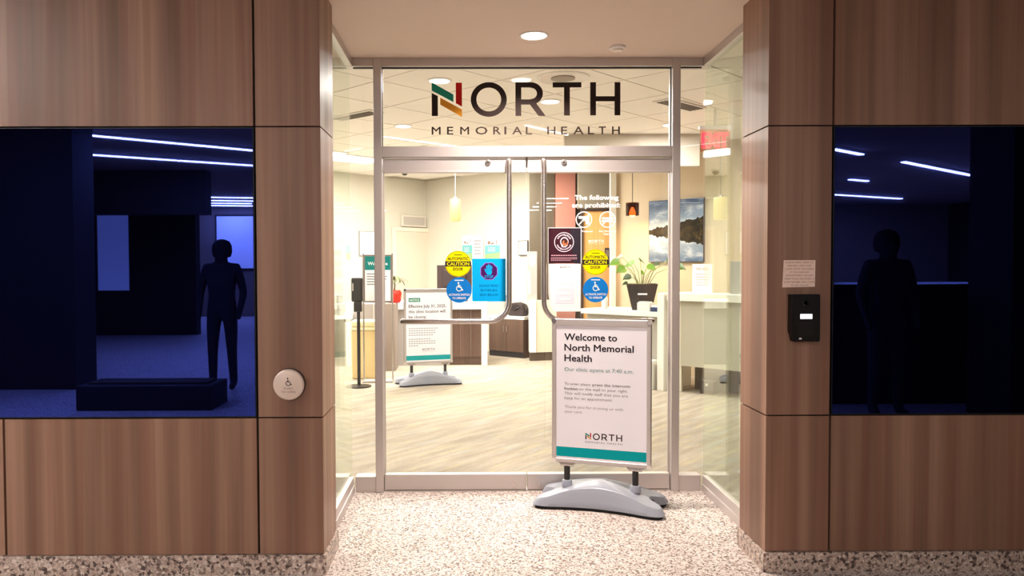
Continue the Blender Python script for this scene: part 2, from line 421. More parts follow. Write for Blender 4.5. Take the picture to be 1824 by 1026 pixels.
tag(B().cyl((.374, YA+.010, 2.124), (.374, YA+.010, 2.06), .007, .004, 10).obj('door_pin', mat('dark_metal', srgb=(70, 62, 58), rough=.4, metal=.8), smooth=True), 'slim dark pin hanging at the top where the two doors meet', 'door pin')

# ------------------------------------------------------------------ the logo
U0, V0 = 313.0, 336.0
def logo_pieces(k):
    """outlines in photograph-free logo units, k scales to metres, origin lower left of the mark"""
    P = lambda pts: [((x-U0)*k, (V0-z)*k) for x, z in pts][::-1]
    out = {}
    b = B().poly(P([(313, 128), (448, 203), (448, 250), (313, 178)])); out['teal_bar'] = (b, TEALL)
    b = B().poly(P([(463, 130), (501, 130), (501, 278), (463, 257)])); out['red_bar'] = (b, REDL)
    b = B().poly(P([(366, 222), (501, 296), (501, 342), (366, 265)])); out['orange_bar'] = (b, ORL)
    b = B().poly(P([(313, 193), (351, 212), (351, 336), (313, 336)])); out['dark_bar'] = (b, INK)
    cx, cz = (668-U0)*k, (V0-234)*k
    O = B().arc(cx, cz, 77*k, 112*k, 0, 2*PI, n=56, k=.955)
    R = B().poly(P([(834, 128), (870, 128), (870, 336), (834, 336)])).poly(P([(870, 128), (930, 128), (930, 160), (870, 160)])).poly(P([(870, 234), (930, 234), (930, 266), (870, 266)]))
    R.arc((930-U0)*k, (V0-197)*k, 38*k, 75*k, -PI/2, PI/2, n=24, k=.92).poly(P([(918, 258), (958, 250), (1022, 336), (978, 336)]))
    T = B().poly(P([(1066, 128), (1245, 128), (1245, 160), (1066, 160)])).poly(P([(1137, 160), (1173, 160), (1173, 334), (1137, 334)]))
    H = B().poly(P([(1300, 128), (1336, 128), (1336, 333), (1300, 333)])).poly(P([(1452, 128), (1488, 128), (1488, 333), (1452, 333)])).poly(P([(1336, 215), (1452, 215), (1452, 246), (1336, 246)]))
    return out, [O, R, T, H]
def small_logo(parent, x, z, width, y, mono=None, line2=True):
    k = width/(1488-313.0); cols, ls = logo_pieces(k)
    def mv(b): return B().add([(vx+x, y+vy, vz+z) for vx, vy, vz in b.v], b.f)
    allb = B()
    for nm, (b, mm) in cols.items():
        b = mv(b)
        if mono: allb.add(b.v, b.f)
        else: b.obj('logo_mark', mm, parent, flat=True)
    for b in ls: b = mv(b); allb.add(b.v, b.f)
    if line2: text(allb, 'MEMORIAL HEALTH', x+width/2, z-width*.095, width*.042, width=width, y=y, space=1.3)
    allb.obj('logo_lettering', mono or INK, parent, flat=True)
t = thing('entrance_lettering', 'large coloured and dark brown vinyl name lettering on the transom glass', 'sign', (-.225, YG-.0015, 2.388+.003))
k = (.971+.225)/(1488-313.0)
cols, ls = logo_pieces(k)
for nm, (b, mm) in cols.items(): b.obj(nm, mm, t, flat=True)
for b in ls: b.obj('letter', INK, t, flat=True)
txt = 'MEMORIAL HEALTH'
pos = [0, .081, .151, .231, .326, .385, .427, .499, None, .613, .686, .751, .829, .886, .957]
wds = [.049, .034, .049, .068, .042, .01, .054, .034, 0, .045, .034, .058, .034, .040, .043]
for ch, p, wd in zip(txt, pos, wds):
    if ch != ' ': text(B(), ch, p*1.196, -.116, .049, 'L', width=wd*1.196*.93, bold=.012).obj('letter', INK, t, flat=True)

# ------------------------------------------------------------------ door stickers
def wheelchair(b, cx, cz, s, y=-.0012, lw=.075):
    b.disc(cx-.06*s, cz+.42*s, .085*s, y, 16)
    b.stroke([(cx-.05*s, cz+.30*s), (cx-.03*s, cz+.02*s), (cx+.18*s, cz+.02*s), (cx+.30*s, cz-.28*s), (cx+.40*s, cz-.24*s)], lw*s, y)
    b.stroke([(cx-.04*s, cz+.17*s), (cx+.15*s, cz+.17*s)], lw*.8*s, y)
    b.arc(cx, cz-.12*s, .21*s, .285*s, math.radians(105), math.radians(345), y, 24)
    return b
def caution(label, x, z):
    r = .083
    o = tag(B().disc(0, 0, r).obj('door_sticker', YEL, flat=True, loc=(x, YG-.0008, z)), label, 'sticker', 'round stickers on the glass doors')
    h = .016; a = math.asin(h/r); n = 10
    pts = [(r*math.cos(-a+2*a*i/n), r*math.sin(-a+2*a*i/n)) for i in range(n+1)]
    pts += [(-p[0], -p[1]) for p in pts]
    B().poly(pts, -.0006).obj('black_band', BLACKG, o, flat=True)
    text(B(), 'CAUTION', 0, -.011, .022, width=.142, bold=.025, y=-.0012).obj('lettering', YEL, o, flat=True)
    text(B(), 'AUTOMATIC', 0, .024, .018, width=.130, bold=.02, y=-.0006).obj('lettering', INK, o, flat=True); text(B(), 'DOOR', 0, -.042, .018, width=.062, bold=.02, y=-.0006).obj('lettering', INK, o, flat=True)
    b = B().arc(0, 0, r-.005, r-.0035, 0, 2*PI, -.0006, 40).poly([(-.026, .0555), (.026, .0555), (.026, .059), (-.026, .059)], -.0006)
    b.obj('rim_line', INK, o, flat=True)
def access(label, x, z):
    r = .081
    o = tag(B().disc(0, 0, r).obj('door_sticker', BLU, flat=True, loc=(x, YG-.0008, z)), label, 'sticker', 'round stickers on the glass doors')
    wheelchair(B(), 0, .018, .066, lw=.10).obj('wheelchair_symbol', WHV, o, flat=True)
    b = B(); text(b, 'ACTIVATE SWITCH', 0, -.036, .0135, width=.132, bold=.012, y=-.0006); text(b, 'TO OPERATE', 0, -.058, .0135, width=.086, bold=.012, y=-.0006)
    b.poly([(-.028, .060), (.028, .060), (.028, .066), (-.028, .066)], -.0006)
    b.obj('lettering', WHV, o, flat=True)
caution('round yellow automatic door sticker on the left glass door', -.062, 1.455)
caution('round yellow automatic door sticker on the right glass door, over the tan door', .815, 1.463)
access('round blue wheelchair sticker on the left glass door beside the cyan notice', -.056, 1.287)
access('round blue wheelchair sticker on the right glass door, below the yellow one', .816, 1.287)

o = tag(B().box(-.107, .107, -.0008, 0, 0, .273).obj('stop_notice', CYAN, loc=(.135, YG-.0004, 1.214)), 'cyan paper notice with a stop hand, taped inside the left glass door', 'notice')
oc = lambda r: [(r*math.cos(PI/8+i*PI/4), .193+r*math.sin(PI/8+i*PI/4)) for i in range(8)]
B().poly(oc(.060), -.0012).obj('octagon_border', mat('lilac_print', srgb=(140, 120, 220), rough=.6), o, flat=True)
B().poly(oc(.055), -.0016).obj('octagon', PURP, o, flat=True)
b = B().poly([(-.018, .182), (-.010, .170), (.012, .170), (.019, .182), (.019, .205), (-.014, .205)], -.002)
for fx, fz, dx in ((-.012, .226, -.002), (-.0035, .234, 0), (.006, .231, .001), (.0155, .223, .002)):
    b.stroke([(fx, .200), (fx+dx, fz)], .0078, -.002); b.disc(fx+dx, fz, .0039, -.002, 10)
b.stroke([(-.014, .182), (-.025, .205)], .008, -.002); b.disc(-.025, .205, .004, -.002, 10)
text(b, 'STOP', .0, .149, .018, width=.056, bold=.02, y=-.002)
b.obj('stop_hand', CYAN, o, flat=True)
b = B()
for i, ln in enumerate(('PLEASE READ', 'ENTIRE BIG', 'SIGN BELOW')): text(b, ln, 0, .094-.029*i, .014, width=(.122, .104, .118)[i], y=-.0012)
b.obj('lettering', mat('dark_blue_ink', srgb=(0, 84, 140), rough=.6), o, flat=True)

# prohibited vinyl
t = thing('prohibited_vinyl', 'white vinyl list of prohibited things with two round pictograms on the right glass door', 'sign', (.819, YG-.001, 1.60))
text(B(), 'The following', .003, .260, .029, width=.278, bold=.035).obj('lettering', WHV, t, flat=True); text(B(), 'are prohibited:', 0, .212, .029, width=.306, bold=.035).obj('lettering', WHV, t, flat=True)
gx = -.078; gz = .134
b = B().arc(gx, gz, .046, .0525, 0, 2*PI, n=40)
b.poly([(gx-.034, gz+.006), (gx+.034, gz+.006), (gx+.034, gz+.022), (gx-.036, gz+.022)]).poly([(gx+.006, gz+.006), (gx+.014, gz-.030), (gx+.033, gz-.030), (gx+.034, gz+.006)]).arc(gx, gz+.002, .006, .010, PI, 2*PI, n=10)
b.stroke([(gx-.034, gz-.034), (gx+.034, gz+.034)], .0065, -.0002); b.obj('weapon_pictogram', WHV, t, flat=True)
gx = .073
b = B().arc(gx, gz, .046, .0525, 0, 2*PI, n=40)
b.poly([(gx-.037, gz+.002), (gx+.037, gz+.002), (gx+.037, gz+.014), (gx-.037, gz+.014)]).poly([(gx-.037, gz-.016), (gx+.037, gz-.016), (gx+.037, gz-.003), (gx-.037, gz-.003)])
b.stroke([(gx-.034, gz-.034), (gx+.034, gz+.034)], .0065, -.0002); b.obj('smoking_pictogram', WHV, t, flat=True)
text(B(), 'No Weapons', -.078, .055, .011, width=.112, bold=.03).obj('caption', WHV, t, flat=True)
b = B(); text(b, 'No Smoking', .073, .055, .011, width=.108, bold=.03); text(b, 'Vaping', .073, .037, .011, width=.055, bold=.03); b.obj('caption', WHV, t, flat=True)
small_logo(t, -.048, -.012, .096, 0, WHV)

# dark poster and paper on the right leaf
o = tag(B().box(-.105, .105, -.001, 0, 0, .226).obj('door_poster', MAROON, loc=(.618, YG-.0004, 1.456)), 'dark maroon and grey poster with a round white emblem on the right glass door', 'poster')
B().poly([(.055, 0), (.105, 0), (.105, .226), (.035, .226)], -.0014).obj('grey_field', NAVY, o, flat=True)
B().stroke([(-.105, 0), (-.105, .226), (.105, .226), (.105, 0)], .004, -.0016).obj('white_border', WHV, o, flat=True)
b = B().arc(-.004, .135, .058, .063, 0, 2*PI, -.0018, 48)
rn = random.Random(3)
for a0, a1, n in ((25, 155, 9), (200, 340, 11)):
    for i in range(n):
        a = math.radians(a0+(a1-a0)*(i+.1)/n); a2 = math.radians(a0+(a1-a0)*(i+.8)/n)
        b.arc(-.004, .135, .040+rn.random()*.003, .052-rn.random()*.003, a, a2, -.0018, 3)
b.obj('emblem_ring', mat('pale_pink_print', srgb=(240, 210, 226), rough=.6), o, flat=True)
b = B().arc(-.002, .137, .020, .027, math.radians(-20), math.radians(250), -.0018, 26, 1.15).stroke([(-.020, .118), (-.016, .106), (.004, .104), (.018, .118)], .007, -.0018)
b.obj('emblem_line', mat('pale_pink_print'), o, flat=True)
b = B().disc(.004, .130, .019, -.002, 24); b.obj('emblem_face', mat('copper_print', srgb=(196, 116, 76), rough=.6), o, flat=True)
b = B().disc(-.001, .131, .0045, -.0022, 10).disc(.011, .127, .0045, -.0022, 10).disc(.008, .142, .011, -.0022, 16); b.obj('emblem_shade', mat('dark_brown_print', srgb=(70, 40, 34), rough=.6), o, flat=True)
b = B()
for i in range(11): b.poly([(-.086+i*.015, .047), (-.086+i*.015+.012, .047), (-.086+i*.015+.012, .054), (-.086+i*.015, .054)], -.0018)
for r in range(3):
    for i in range(13-3*(r > 1)): b.poly([(-.088+i*.013, .034-r*.0085), (-.088+i*.013+.0108, .034-r*.0085), (-.088+i*.013+.0108, .038-r*.0085), (-.088+i*.013, .038-r*.0085)], -.0018)
b.obj('small_print', mat('dusty_pink_print', srgb=(196, 150, 164), rough=.6), o, flat=True)
o = tag(B().prism([(-.093, .04), (-.07, 0), (.102, 0), (.104, .305), (-.105, .305), (-.105, .12)], -.001, 0).obj('paper_notice', PAPER, loc=(.618, YG-.0003, 1.148)), 'white paper notice with a folded corner below the dark poster on the right door', 'notice')
B().poly([(-.060, .052), (.060, .052), (.066, .226), (-.066, .236)], -.0014).obj('pale_photo', mat('pale_lilac_print', srgb=(226, 224, 236), rough=.7), o, flat=True)
b = B()
for i in range(4): b.poly([(-.035, .18-.036*i), (.04, .18-.036*i), (.042, .195-.036*i), (-.03, .195-.036*i)], -.0018)
b.obj('white_patches', PAPER, o, flat=True)
small_logo(o, -.030, .278, .062, -.0018, INKG, False)

# ------------------------------------------------------------------ wall devices
t = thing('push_plate', 'round steel wheelchair push plate on the left walnut pillar', 'button', (-.831, D1, .894))
B().lathe([(.074, 0), (.074, -.010), (.066, -.014)], n=48, axis='y').obj('back_ring', mat('dark_bronze', srgb=(50, 32, 24), rough=.5), t, smooth=True)
B().lathe([(.0715, -.010), (.0715, -.020), (.066, -.025), (.063, -.026)], n=48, axis='y').obj('plate', mat('satin_steel_plate', srgb=(224, 204, 190), rough=.42, metal=.35), t, smooth=True)
wheelchair(B(), 0, .012, .042, -.0268).obj('wheelchair_symbol', INK, t, flat=True)
b = B(); text(b, 'PUSH', 0, -.021, .0085, width=.040, y=-.0268); text(b, 'TO OPEN', 0, -.037, .0085, width=.066, y=-.0268); b.obj('lettering', mat('brown_engraving', srgb=(120, 84, 66), rough=.6), t, flat=True)

t = thing('intercom', 'black door intercom with a small white lit button on the right pillar', 'intercom', (1.557, D1, 1.087))
hw, hh = .067, .218
B().prism([(-hw+.012, 0), (hw-.004, .0), (hw, .008), (hw, hh-.004), (hw-.004, hh), (-hw, hh), (-hw, .045), (-hw+.006, .03)], -.042, 0).obj('body', mat('intercom_black', srgb=(7, 5, 6), rough=.4, spec=.25), t, bevel=.004)
B().box(-hw+.010, hw-.006, -.0435, -.042, .012, .115).obj('speaker_panel', mat('intercom_grey', srgb=(14, 10, 9), rough=.5, spec=.25), t)
for i in range(7): B().box(-.035, .035, -.0442, -.0435, .030+i*.009, .033+i*.009).obj('slot', BLACKG, t)
B().lathe([(.019, -.042), (.019, -.046), (.015, -.047)], (-.005, 0, .178), 24, 'y').obj('camera_ring', mat('intercom_grey'), t, smooth=True)
B().lathe([(.012, -.0465), (.009, -.0500)], (-.005, 0, .178), 20, 'y').obj('camera_lens', mat('lens_black', srgb=(6, 6, 8), rough=.05), t, smooth=True)
B().box(-.027, .029, -.047, -.0420, .105, .128).obj('call_button', mat('lit_button', (1, 1, 1), emit=(.95, .93, 1), estr=1.1), t, bevel=.002)
B().box(-.032, -.020, -.0450, -.0435, .010, .018).obj('keyhole_cover', mat('indicator_white', srgb=(236, 226, 220), rough=.4), t)

o = tag(B().prism([(-.078, 0), (.074, .003), (.076, .127), (-.072, .127)], -.0012, 0).obj('intercom_notice', mat('pink_paper', srgb=(250, 222, 206), rough=.7), loc=(1.542, D1, 1.336)), 'pale pink instruction card taped above the black intercom', 'notice')
b = B()
for i, ln in enumerate(('PLEASE PRESS HERE TO', 'RED BELL AND OUR', 'CLINIC INTO THE INSIDE', 'IF YOU HAVE AN', 'APPOINTMENT OR JUST', 'NEED YOUR LAB WORK. A', 'STAFF MEMBER WILL COME', 'TO LET YOU IN')):
    text(b, ln, .001, .113-.0152*i, .0075, width=(.132, .108, .134, .086, .130, .138, .142, .082)[i], y=-.0016)
b.obj('lettering', mat('faded_brown_ink', srgb=(150, 112, 96), rough=.7), o, flat=True)

# ------------------------------------------------------------------ free-standing signs
def crom(pts, n):
    out = []; m_ = len(pts)
    for i in range(m_):
        p0, p1, p2, p3 = (Vector(pts[(i+j-1) % m_]) for j in range(4))
        for k_ in range(n):
            t_ = k_/n
            out.append(.5*((2*p1)+(p2-p0)*t_+(2*p0-5*p1+4*p2-p3)*t_**2+(3*p1-p0-3*p2+p3)*t_**3))
    return out
def stand_base(parent):
    q = [(.0, -.108), (.16, -.124), (.285, -.160), (.350, -.148), (.352, -.088), (.288, -.028)]
    qb = [(.0, -.140), (.16, -.156), (.295, -.185), (.370, -.168), (.372, -.082), (.312, -.028)]
    hz = [.130, .112, .072, .058, .058, .074]
    def sym(a, z=None):
        f_ = [(x, y, z[i] if z else 0) for i, (x, y) in enumerate(a)]
        r_ = f_ + [(x, -y, h) for x, y, h in f_[:0:-1]]          # right half, from front middle round to back middle
        r_ = r_ + [(-x, -y, h) for x, y, h in f_] + [(-x, y, h) for x, y, h in f_[:0:-1]]
        return r_
    def dedupe(l):
        o_ = []
        for p in l:
            if not o_ or (Vector(p)-Vector(o_[-1])).length > .01: o_.append(p)
        if (Vector(o_[0])-Vector(o_[-1])).length < .01: o_.pop()
        return o_
    f_ = [(x, y, h) for (x, y), h in zip(q, hz)]; g_ = [(x, y, .012) for x, y in qb]
    def full(a):
        A = a[:]                                                # front middle -> right end
        Bq = [(x, -y, h) for x, y, h in reversed(a[1:])] + [(0, -a[0][1], a[0][2])]
        Cq = [(-x, -y, h) for x, y, h in a[1:]]
        Dq = [(-x, y, h) for x, y, h in reversed(a[1:])]
        return A+Bq+Cq+Dq
    T = crom(full(f_), 5); G_ = crom(full(g_), 5); n = len(T)
    hc = lambda a: .158-.082*min(1, abs(a)/.37)**1.7
    T = [Vector((p.x*1.02, p.y, p.z)) for p in T]; G_ = [Vector((p.x*1.02, p.y, p.z)) for p in G_]
    rings = [[(p.x*.99, p.y*.99, .018) for p in G_]]
    for u_ in (.03, .35, .7):
        rings.append([tuple(g.lerp(t_, u_).xy)+(.018+(t_.z-.022)*u_,) for g, t_ in zip(G_, T)])
    rings.append([(p.x, p.y, p.z-.004) for p in T]); rings.append([(p.x*.985, p.y*.97, p.z) for p in T])
    for s_ in (.90, .75, .55, .35, .15, .02):
        rings.append([(p.x*s_, p.y*s_, p.z+(hc(p.x*s_)-p.z)*(1-s_**1.6)) for p in T])
    b = B(); b.v = [p for r_ in rings for p in r_]
    for i in range(len(rings)-1):
        for k_ in range(n): a = i*n+k_; c = i*n+(k_+1) % n; b.f.append((a, c, c+n, a+n))
    e = (len(rings)-1)*n; b.f.append(tuple(e+k_ for k_ in range(n))); b.f.append(tuple(range(n-1, -1, -1)))
    base = b.obj('water_base', PLAST, parent, smooth=True)
    s = B().hprism([(p.x*.965, p.y*.94) for p in G_], 0, .0185); s.obj('rubber_shadow_skirt', RUBBER, base)  # rubber band, its extra height stands for the shadow under the base
    B().lathe([(.016, .150), (.016, .158), (.010, .161)], (.03, .015, -.004), 16).obj('filler_cap', PLAST, base, smooth=True)
    for sx in (-1, 1):
        B().box(sx*.300-.012, sx*.300+.012, -.030, .030, .026, .056).obj('carry_slot', RUBBER, base, bevel=.006)
def sign_stand(label, loc, rz, fill):
    t = thing('sign_stand', label, 'sign', loc, rz, 'free-standing notice boards on grey plastic bases')
    stand_base(t)
    W_, Zb, Zt = .296, .243, 1.120
    for sx in (-1, 1):
        b = B().cyl((sx*.205, 0, .105), (sx*.205, 0, .225), .0185, n=18); p_ = b.obj('post', mat('post_black', srgb=(20, 18, 20), rough=.25), t, smooth=True)
        B().lathe([(.034, .100), (.030, .134), (.026, .139), (.0186, .140)], (sx*.205, 0, 0), 22).obj('collar', PLAST, p_, smooth=True)
        B().box(sx*.205-.040, sx*.205+.040, -.016, .016, .224, .236).box(sx*.205-.050, sx*.205+.050, -.011, .011, .236, .2425).obj('clamp', STEEL, p_, bevel=.002)
    B().box(-W_+.012, W_-.012, -.006, .008, Zb+.012, Zt-.012).obj('backboard', mat('backboard_grey', srgb=(150, 146, 148), rough=.6), t)
    fwd = .027
    def bar(x0, x1, z0, z1): return B().box(x0, x1, -.013, .013, z0, z1).obj('frame_bar', ALU, t, bevel=.006, seg=3)
    bar(-W_+.006, W_-.006, Zt-fwd-.018, Zt); bar(-W_+.006, W_-.006, Zb, Zb+fwd)
    bar(-W_, -W_+fwd, Zb+.006, Zt-.006); bar(W_-fwd, W_, Zb+.006, Zt-.006)
    for sx in (-1, 1):
        for zc in (Zb+.012, Zt-.012):
            B().cyl((sx*(W_-.012), -.0145, zc), (sx*(W_-.012), .0145, zc), .0145, n=18).obj('corner_cap', CHROME, t, smooth=True)
        B().box(sx*(W_+.0005)-.001, sx*(W_+.0005)+.001, -.004, .004, Zb+.03, Zt-.03).obj('side_groove', BLACKG, t)
    ps = B().box(-W_+fwd-.002, W_-fwd+.002, -.0085, -.0062, Zb+fwd-.002, Zt-fwd+.002).obj('poster', mat('poster_white', srgb=(246, 244, 252), rough=.35), t)
    fill(ps, W_-fwd, Zb+fwd, Zt-fwd-.022)
    return t
Y_ = -.0090
def fill_welcome(ps, hw_, zb, zt):
    B().poly([(-hw_, zb+.012), (hw_, zb+.012), (hw_, zb+.070), (-hw_, zb+.070)], Y_).obj('teal_band', TEAL, ps, flat=True)
    x = -hw_+.050
    for i, (ln, wd) in enumerate((('Welcome to', .315), ('North Memorial', .412), ('Health', .165))):
        text(B(), ln, x, zt-.080-.064*i, .041, 'L', wd, .022, Y_).obj('heading', mat('charcoal_ink', srgb=(44, 40, 46), rough=.6), ps, flat=True)
    b = B(); text(b, 'Our clinic opens at 7:40 a.m.', x, zt-.268, .023, 'L', .412, 0, Y_); b.obj('opening_time', mat('muted_teal_ink', srgb=(84, 140, 138), rough=.6), ps, flat=True)
    b = B()
    for ln, dx, dz, wd, bd in (('To enter, please ', 0, .352, .158, 0), ('press the intercom', .170, .352, .222, .022), ('button', 0, .381, .080, .022), ('on the wall to your right.', .088, .381, .290, 0), ('This will notify staff that you are', 0, .410, .380, 0), ('here for an appointment.', 0, .439, .290, 0)):
        text(b, ln, x+dx, zt-dz, .0155, 'L', wd, bd, Y_)
    b.obj('body_text', INKG, ps, flat=True)
    b = B(); text(b, 'Thank you for trusting us with', x, zt-.492, .0150, 'L', .352, 0, Y_); text(b, 'your care.', x, zt-.521, .0150, 'L', .110, 0, Y_)
    b.obj('thanks_text', mat('light_grey_ink', srgb=(156, 152, 154), rough=.6), ps, flat=True)
    small_logo(ps, -.092, zb+.125, .220, Y_)
def fill_notice(ps, hw_, zb, zt):
    B().poly([(-hw_, zb+.012), (hw_, zb+.012), (hw_, zb+.068), (-hw_, zb+.068)], Y_).obj('teal_band', TEAL, ps, flat=True)
    x = -hw_+.030
    B().poly([(x, zt-.105), (x+.14, zt-.105), (x+.14, zt-.058), (x, zt-.058)], Y_).obj('notice_tab', TEALL, ps, flat=True)
    b = B(); text(b, 'NOTICE', x+.07, zt-.096, .026, 'C', .115, .01, Y_-.0008); b.obj('tab_lettering', WHV, ps, flat=True)
    for i, (ln, wd) in enumerate((('Effective July 31, 2025,', .455), ('this clinic location will', .445), ('be closing.', .215))):
        text(B(), ln, x, zt-.172-.062*i, .036, 'L', wd, .012, Y_).obj('heading', mat('charcoal_ink'), ps, flat=True)
    b = B()
    for r_, (wd) in enumerate((.36, .35, .33, .30, .29, .34, .33, .12)):
        z = zt-.42-.026*r_-(.02 if r_ > 3 else 0); n = int(wd/.03)
        for i in range(n): b.poly([(x+i*.03, z), (x+i*.03+.022, z), (x+i*.03+.022, z+.009), (x+i*.03, z+.009)], Y_)
    b.stroke([(x, zt-.355), (x+.46, zt-.355)], .003, Y_)
    b.obj('body_text', mat('light_grey_ink'), ps, flat=True)
    small_logo(ps, -.075, zb+.125, .150, Y_, INKG)
sign_stand('white framed welcome board on a grey plastic base in front of the right door', (.795, 4.515, 0), math.radians(-19), fill_welcome)
sb = sign_stand('white framed closing-notice board on a grey base, inside the clinic by the desk', (-.485, 9.25, 0.002), math.radians(17), fill_notice); sb.scale = (1.03, 1.03, 1.04)

# ------------------------------------------------------------------ clinic shell
r2 = math.sqrt(.5)
def wall_seg(b, p, q, th, z0, z1):       # th > 0 thickens to the far side
    d = Vector((q[0]-p[0], q[1]-p[1])).normalized(); n_ = Vector((-d.y, d.x))*th
    return b.hprism([p, q, (q[0]+n_.x, q[1]+n_.y), (p[0]+n_.x, p[1]+n_.y)], z0, z1)
C0 = (-.76, 13.9)
struct(wall_seg(B(), (-8.0, 6.66), C0, .15, 0, CH).obj('wall_back', CREAM), 'cream back wall left of the room corner')
struct(wall_seg(B(), C0, (1.15, 11.99), .15, 0, CH).obj('wall_back', CREAM), 'bright cream back wall behind the reception desk')
struct(wall_seg(B(), (2.0, 10.70), (6.2, 6.5), .16, 0, CH).obj('wall_right', mat('warm_cream_wall', srgb=(192, 174, 146), rough=.8)), 'warm cream wall behind the counter with the picture')
struct(B().box(1.0, 1.8, 12.3, 12.45, 0, CH).box(1.66, 2.9, 11.35, 11.5, 2.30, CH).box(2.13, 2.9, 11.35, 11.5, 0, 2.30).obj('wall_back', GREY_W), 'grey beige wall round the tan door')
struct(B().box(-9, -8.85, 3.8, 16, 0, CH).obj('wall_left', CREAM)); struct(B().box(8.85, 9, 3.8, 16, 0, CH).obj('wall_right', CREAM))
o = struct(B().box(1.378, 1.69, 11.9, 12.2, 0, CH).obj('wall_column', CORAL), 'coral painted wall column behind the right door'); o.name = 'wall_accent'
# partition stub with the pale front edge
struct(B().hprism([(.945, 11.62), (1.37, 11.95), (1.37, 12.28), (1.30, 12.28)], 0, CH).obj('wall_partition', GREY_W), 'narrow partition wall between the desk and the coral column')
struct(B().box(1.15, 2.75, 9.0, 9.1, 2.62, CH-.002).obj('trim_6', mat('bulkhead_paint', srgb=(208, 198, 184), rough=.8)), 'grey dropped bulkhead under the clinic ceiling')
struct(B().box(1.985, 2.065, 10.56, 10.62, 0, CH).obj('trim_8', WHITE, bevel=.004), 'white edge post at the end of the warm cream wall')
# ceiling: grid sheet with tiles
CE = struct(B().box(-9, GL-.03, 3.86, 16, CH+.006, CH+.08).box(GR+.03, 9, 3.86, 16, CH+.006, CH+.08).box(GL-.03, GR+.03, D2+.08, 16, CH+.006, CH+.08).obj('ceiling', TBAR), 'suspended clinic ceiling with diagonal tile grid')
g = .73; hw = g/2-.008; me0 = None; ntile = 0
for i in range(-12, 30):
    for j in range(-2, 34):
        pu, pv = (i+.589)*g, (j+.815)*g                              # along the two diagonal axes
        x, y = (pu-pv)*r2+3.5, (pu+pv)*r2
        if not (4.95 < y < 13.4 and -.30*y-.55 < x < .37*y+.25): continue
        if -.76-(x+.76) > 0 and False: continue
        if x+y > 13.9 or y-x > 15.0 or ntile >= 298: continue
        if me0 is None:
            o = B().box(-hw, hw, -hw, hw, 0, .008).obj('ceiling_tile', TILE, CE, bevel=0); me0 = o.data
        else:
            o = bpy.data.objects.new('ceiling_tile', me0); COL.objects.link(o); o.parent = CE
        o.location = (x, y, CH-.001); o.rotation_euler = (0, 0, PI/4); ntile += 1
# clinic ceiling fittings
LBL = ['first lit downlight in the clinic ceiling, above the coloured logo mark', 'second lit downlight in the clinic ceiling, left of the small lettering', 'lit downlight in the clinic ceiling between the letters R and T', 'lit downlight in the clinic ceiling by the right mullion']
for (x, y), lb in zip(DOWNS, LBL):
    t = thing('ceiling_downlight', lb, 'light', (x, y, CH), 0, 'clinic ceiling downlights')
    B().lathe([(.105, 0), (.105, -.006), (.086, -.010), (.086, 0)], n=32).obj('trim_ring', mat('white_metal'), t, smooth=True)
    B().lathe([(.085, -.0015), (.085, -.006)], n=32).obj('lens', EMIT, t)
TL = ['long bright ceiling light seen through the left sidelight', 'added ceiling light above the reception desk', 'added ceiling light above the right end of the counter', 'added ceiling light far left in the clinic', 'added ceiling light near the left glass side wall', 'added ceiling light above the low dark cabinet']
for (x, y), lb in zip(TROFFERS, TL):
    t = thing('ceiling_light', lb, 'light', (x, y, CH-.002), PI/4, 'rectangular clinic ceiling lights')
    B().box(-.60, .60, -.30, .30, -.012, 0).obj('frame', mat('white_metal'), t)
    B().box(-.56, .56, -.26, .26, -.016, -.0122).obj('diffuser', EMIT, t)
t = thing('ceiling_speaker', 'round flat ceiling speaker behind the letter T', 'speaker', (.794, 6.321, CH))
B().lathe([(.22, 0), (.22, -.006), (.205, -.012), (.195, -.006)], n=40).obj('outer_ring', mat('white_metal'), t, smooth=True)
B().lathe([(.10, -.002), (.10, -.014), (.07, -.018)], n=28).obj('cone', mat('diffuser_grey', srgb=(150, 140, 128), rough=.6), t, smooth=True)
for lb, x, y in (('slotted air vent in the clinic ceiling left of the doors', -1.15, 7.85), ('slotted air vent in the clinic ceiling right of the doors', 2.06, 7.36)):
    t = thing('air_vent', lb, 'vent', (x, y, CH), math.radians(-40 if x < 0 else 42), 'ceiling air vents')
    B().box(-.32, .32, -.10, .10, -.014, 0).obj('frame', mat('white_metal'), t)
    for q_ in (-.06, -.02, .02, .06): B().box(-.29, .29, q_-.012, q_+.012, -.018, -.0142).obj('slot', mat('vent_dark', srgb=(78, 68, 58), rough=.7), t)
t = thing('security_camera', 'small dark dome camera on the clinic ceiling near the back corner', 'camera', (-1.02, 12.35, CH))
B().lathe([(.075, 0), (.075, -.02), (.06, -.03)], n=20).obj('mount', mat('white_metal'), t, smooth=True)
B().lathe([(.055, -.0302), (.05, -.06), (.03, -.082), (.008, -.088)], n=20).obj('dome', mat('dome_black', srgb=(40, 38, 38), rough=.1), t, smooth=True)

# exit sign hanging behind the right glass side wall
t = thing('exit_sign', 'red glowing exit sign hanging from the clinic ceiling on the right', 'sign', (2.475, 7.6, 2.58))
B().box(-.16, .16, -.02, .02, .215, .25).obj('housing', mat('white_metal'), t, bevel=.003)
B().box(-.15, .15, -.004, .004, 0, .215).obj('clear_panel', glass_mat('exit_acrylic', (1, .75, .72)), t)
B().cyl((0, 0, .25), (0, 0, .418), .012).obj('stem', mat('white_metal'), t)
b = B(); text(b, 'EXIT', 0, .035, .15, width=.25, bold=.05, y=-.0052); b.obj('lettering', mat('exit_red', (1, 0, 0), emit=(1, .03, .06), estr=2.2), t, flat=True)

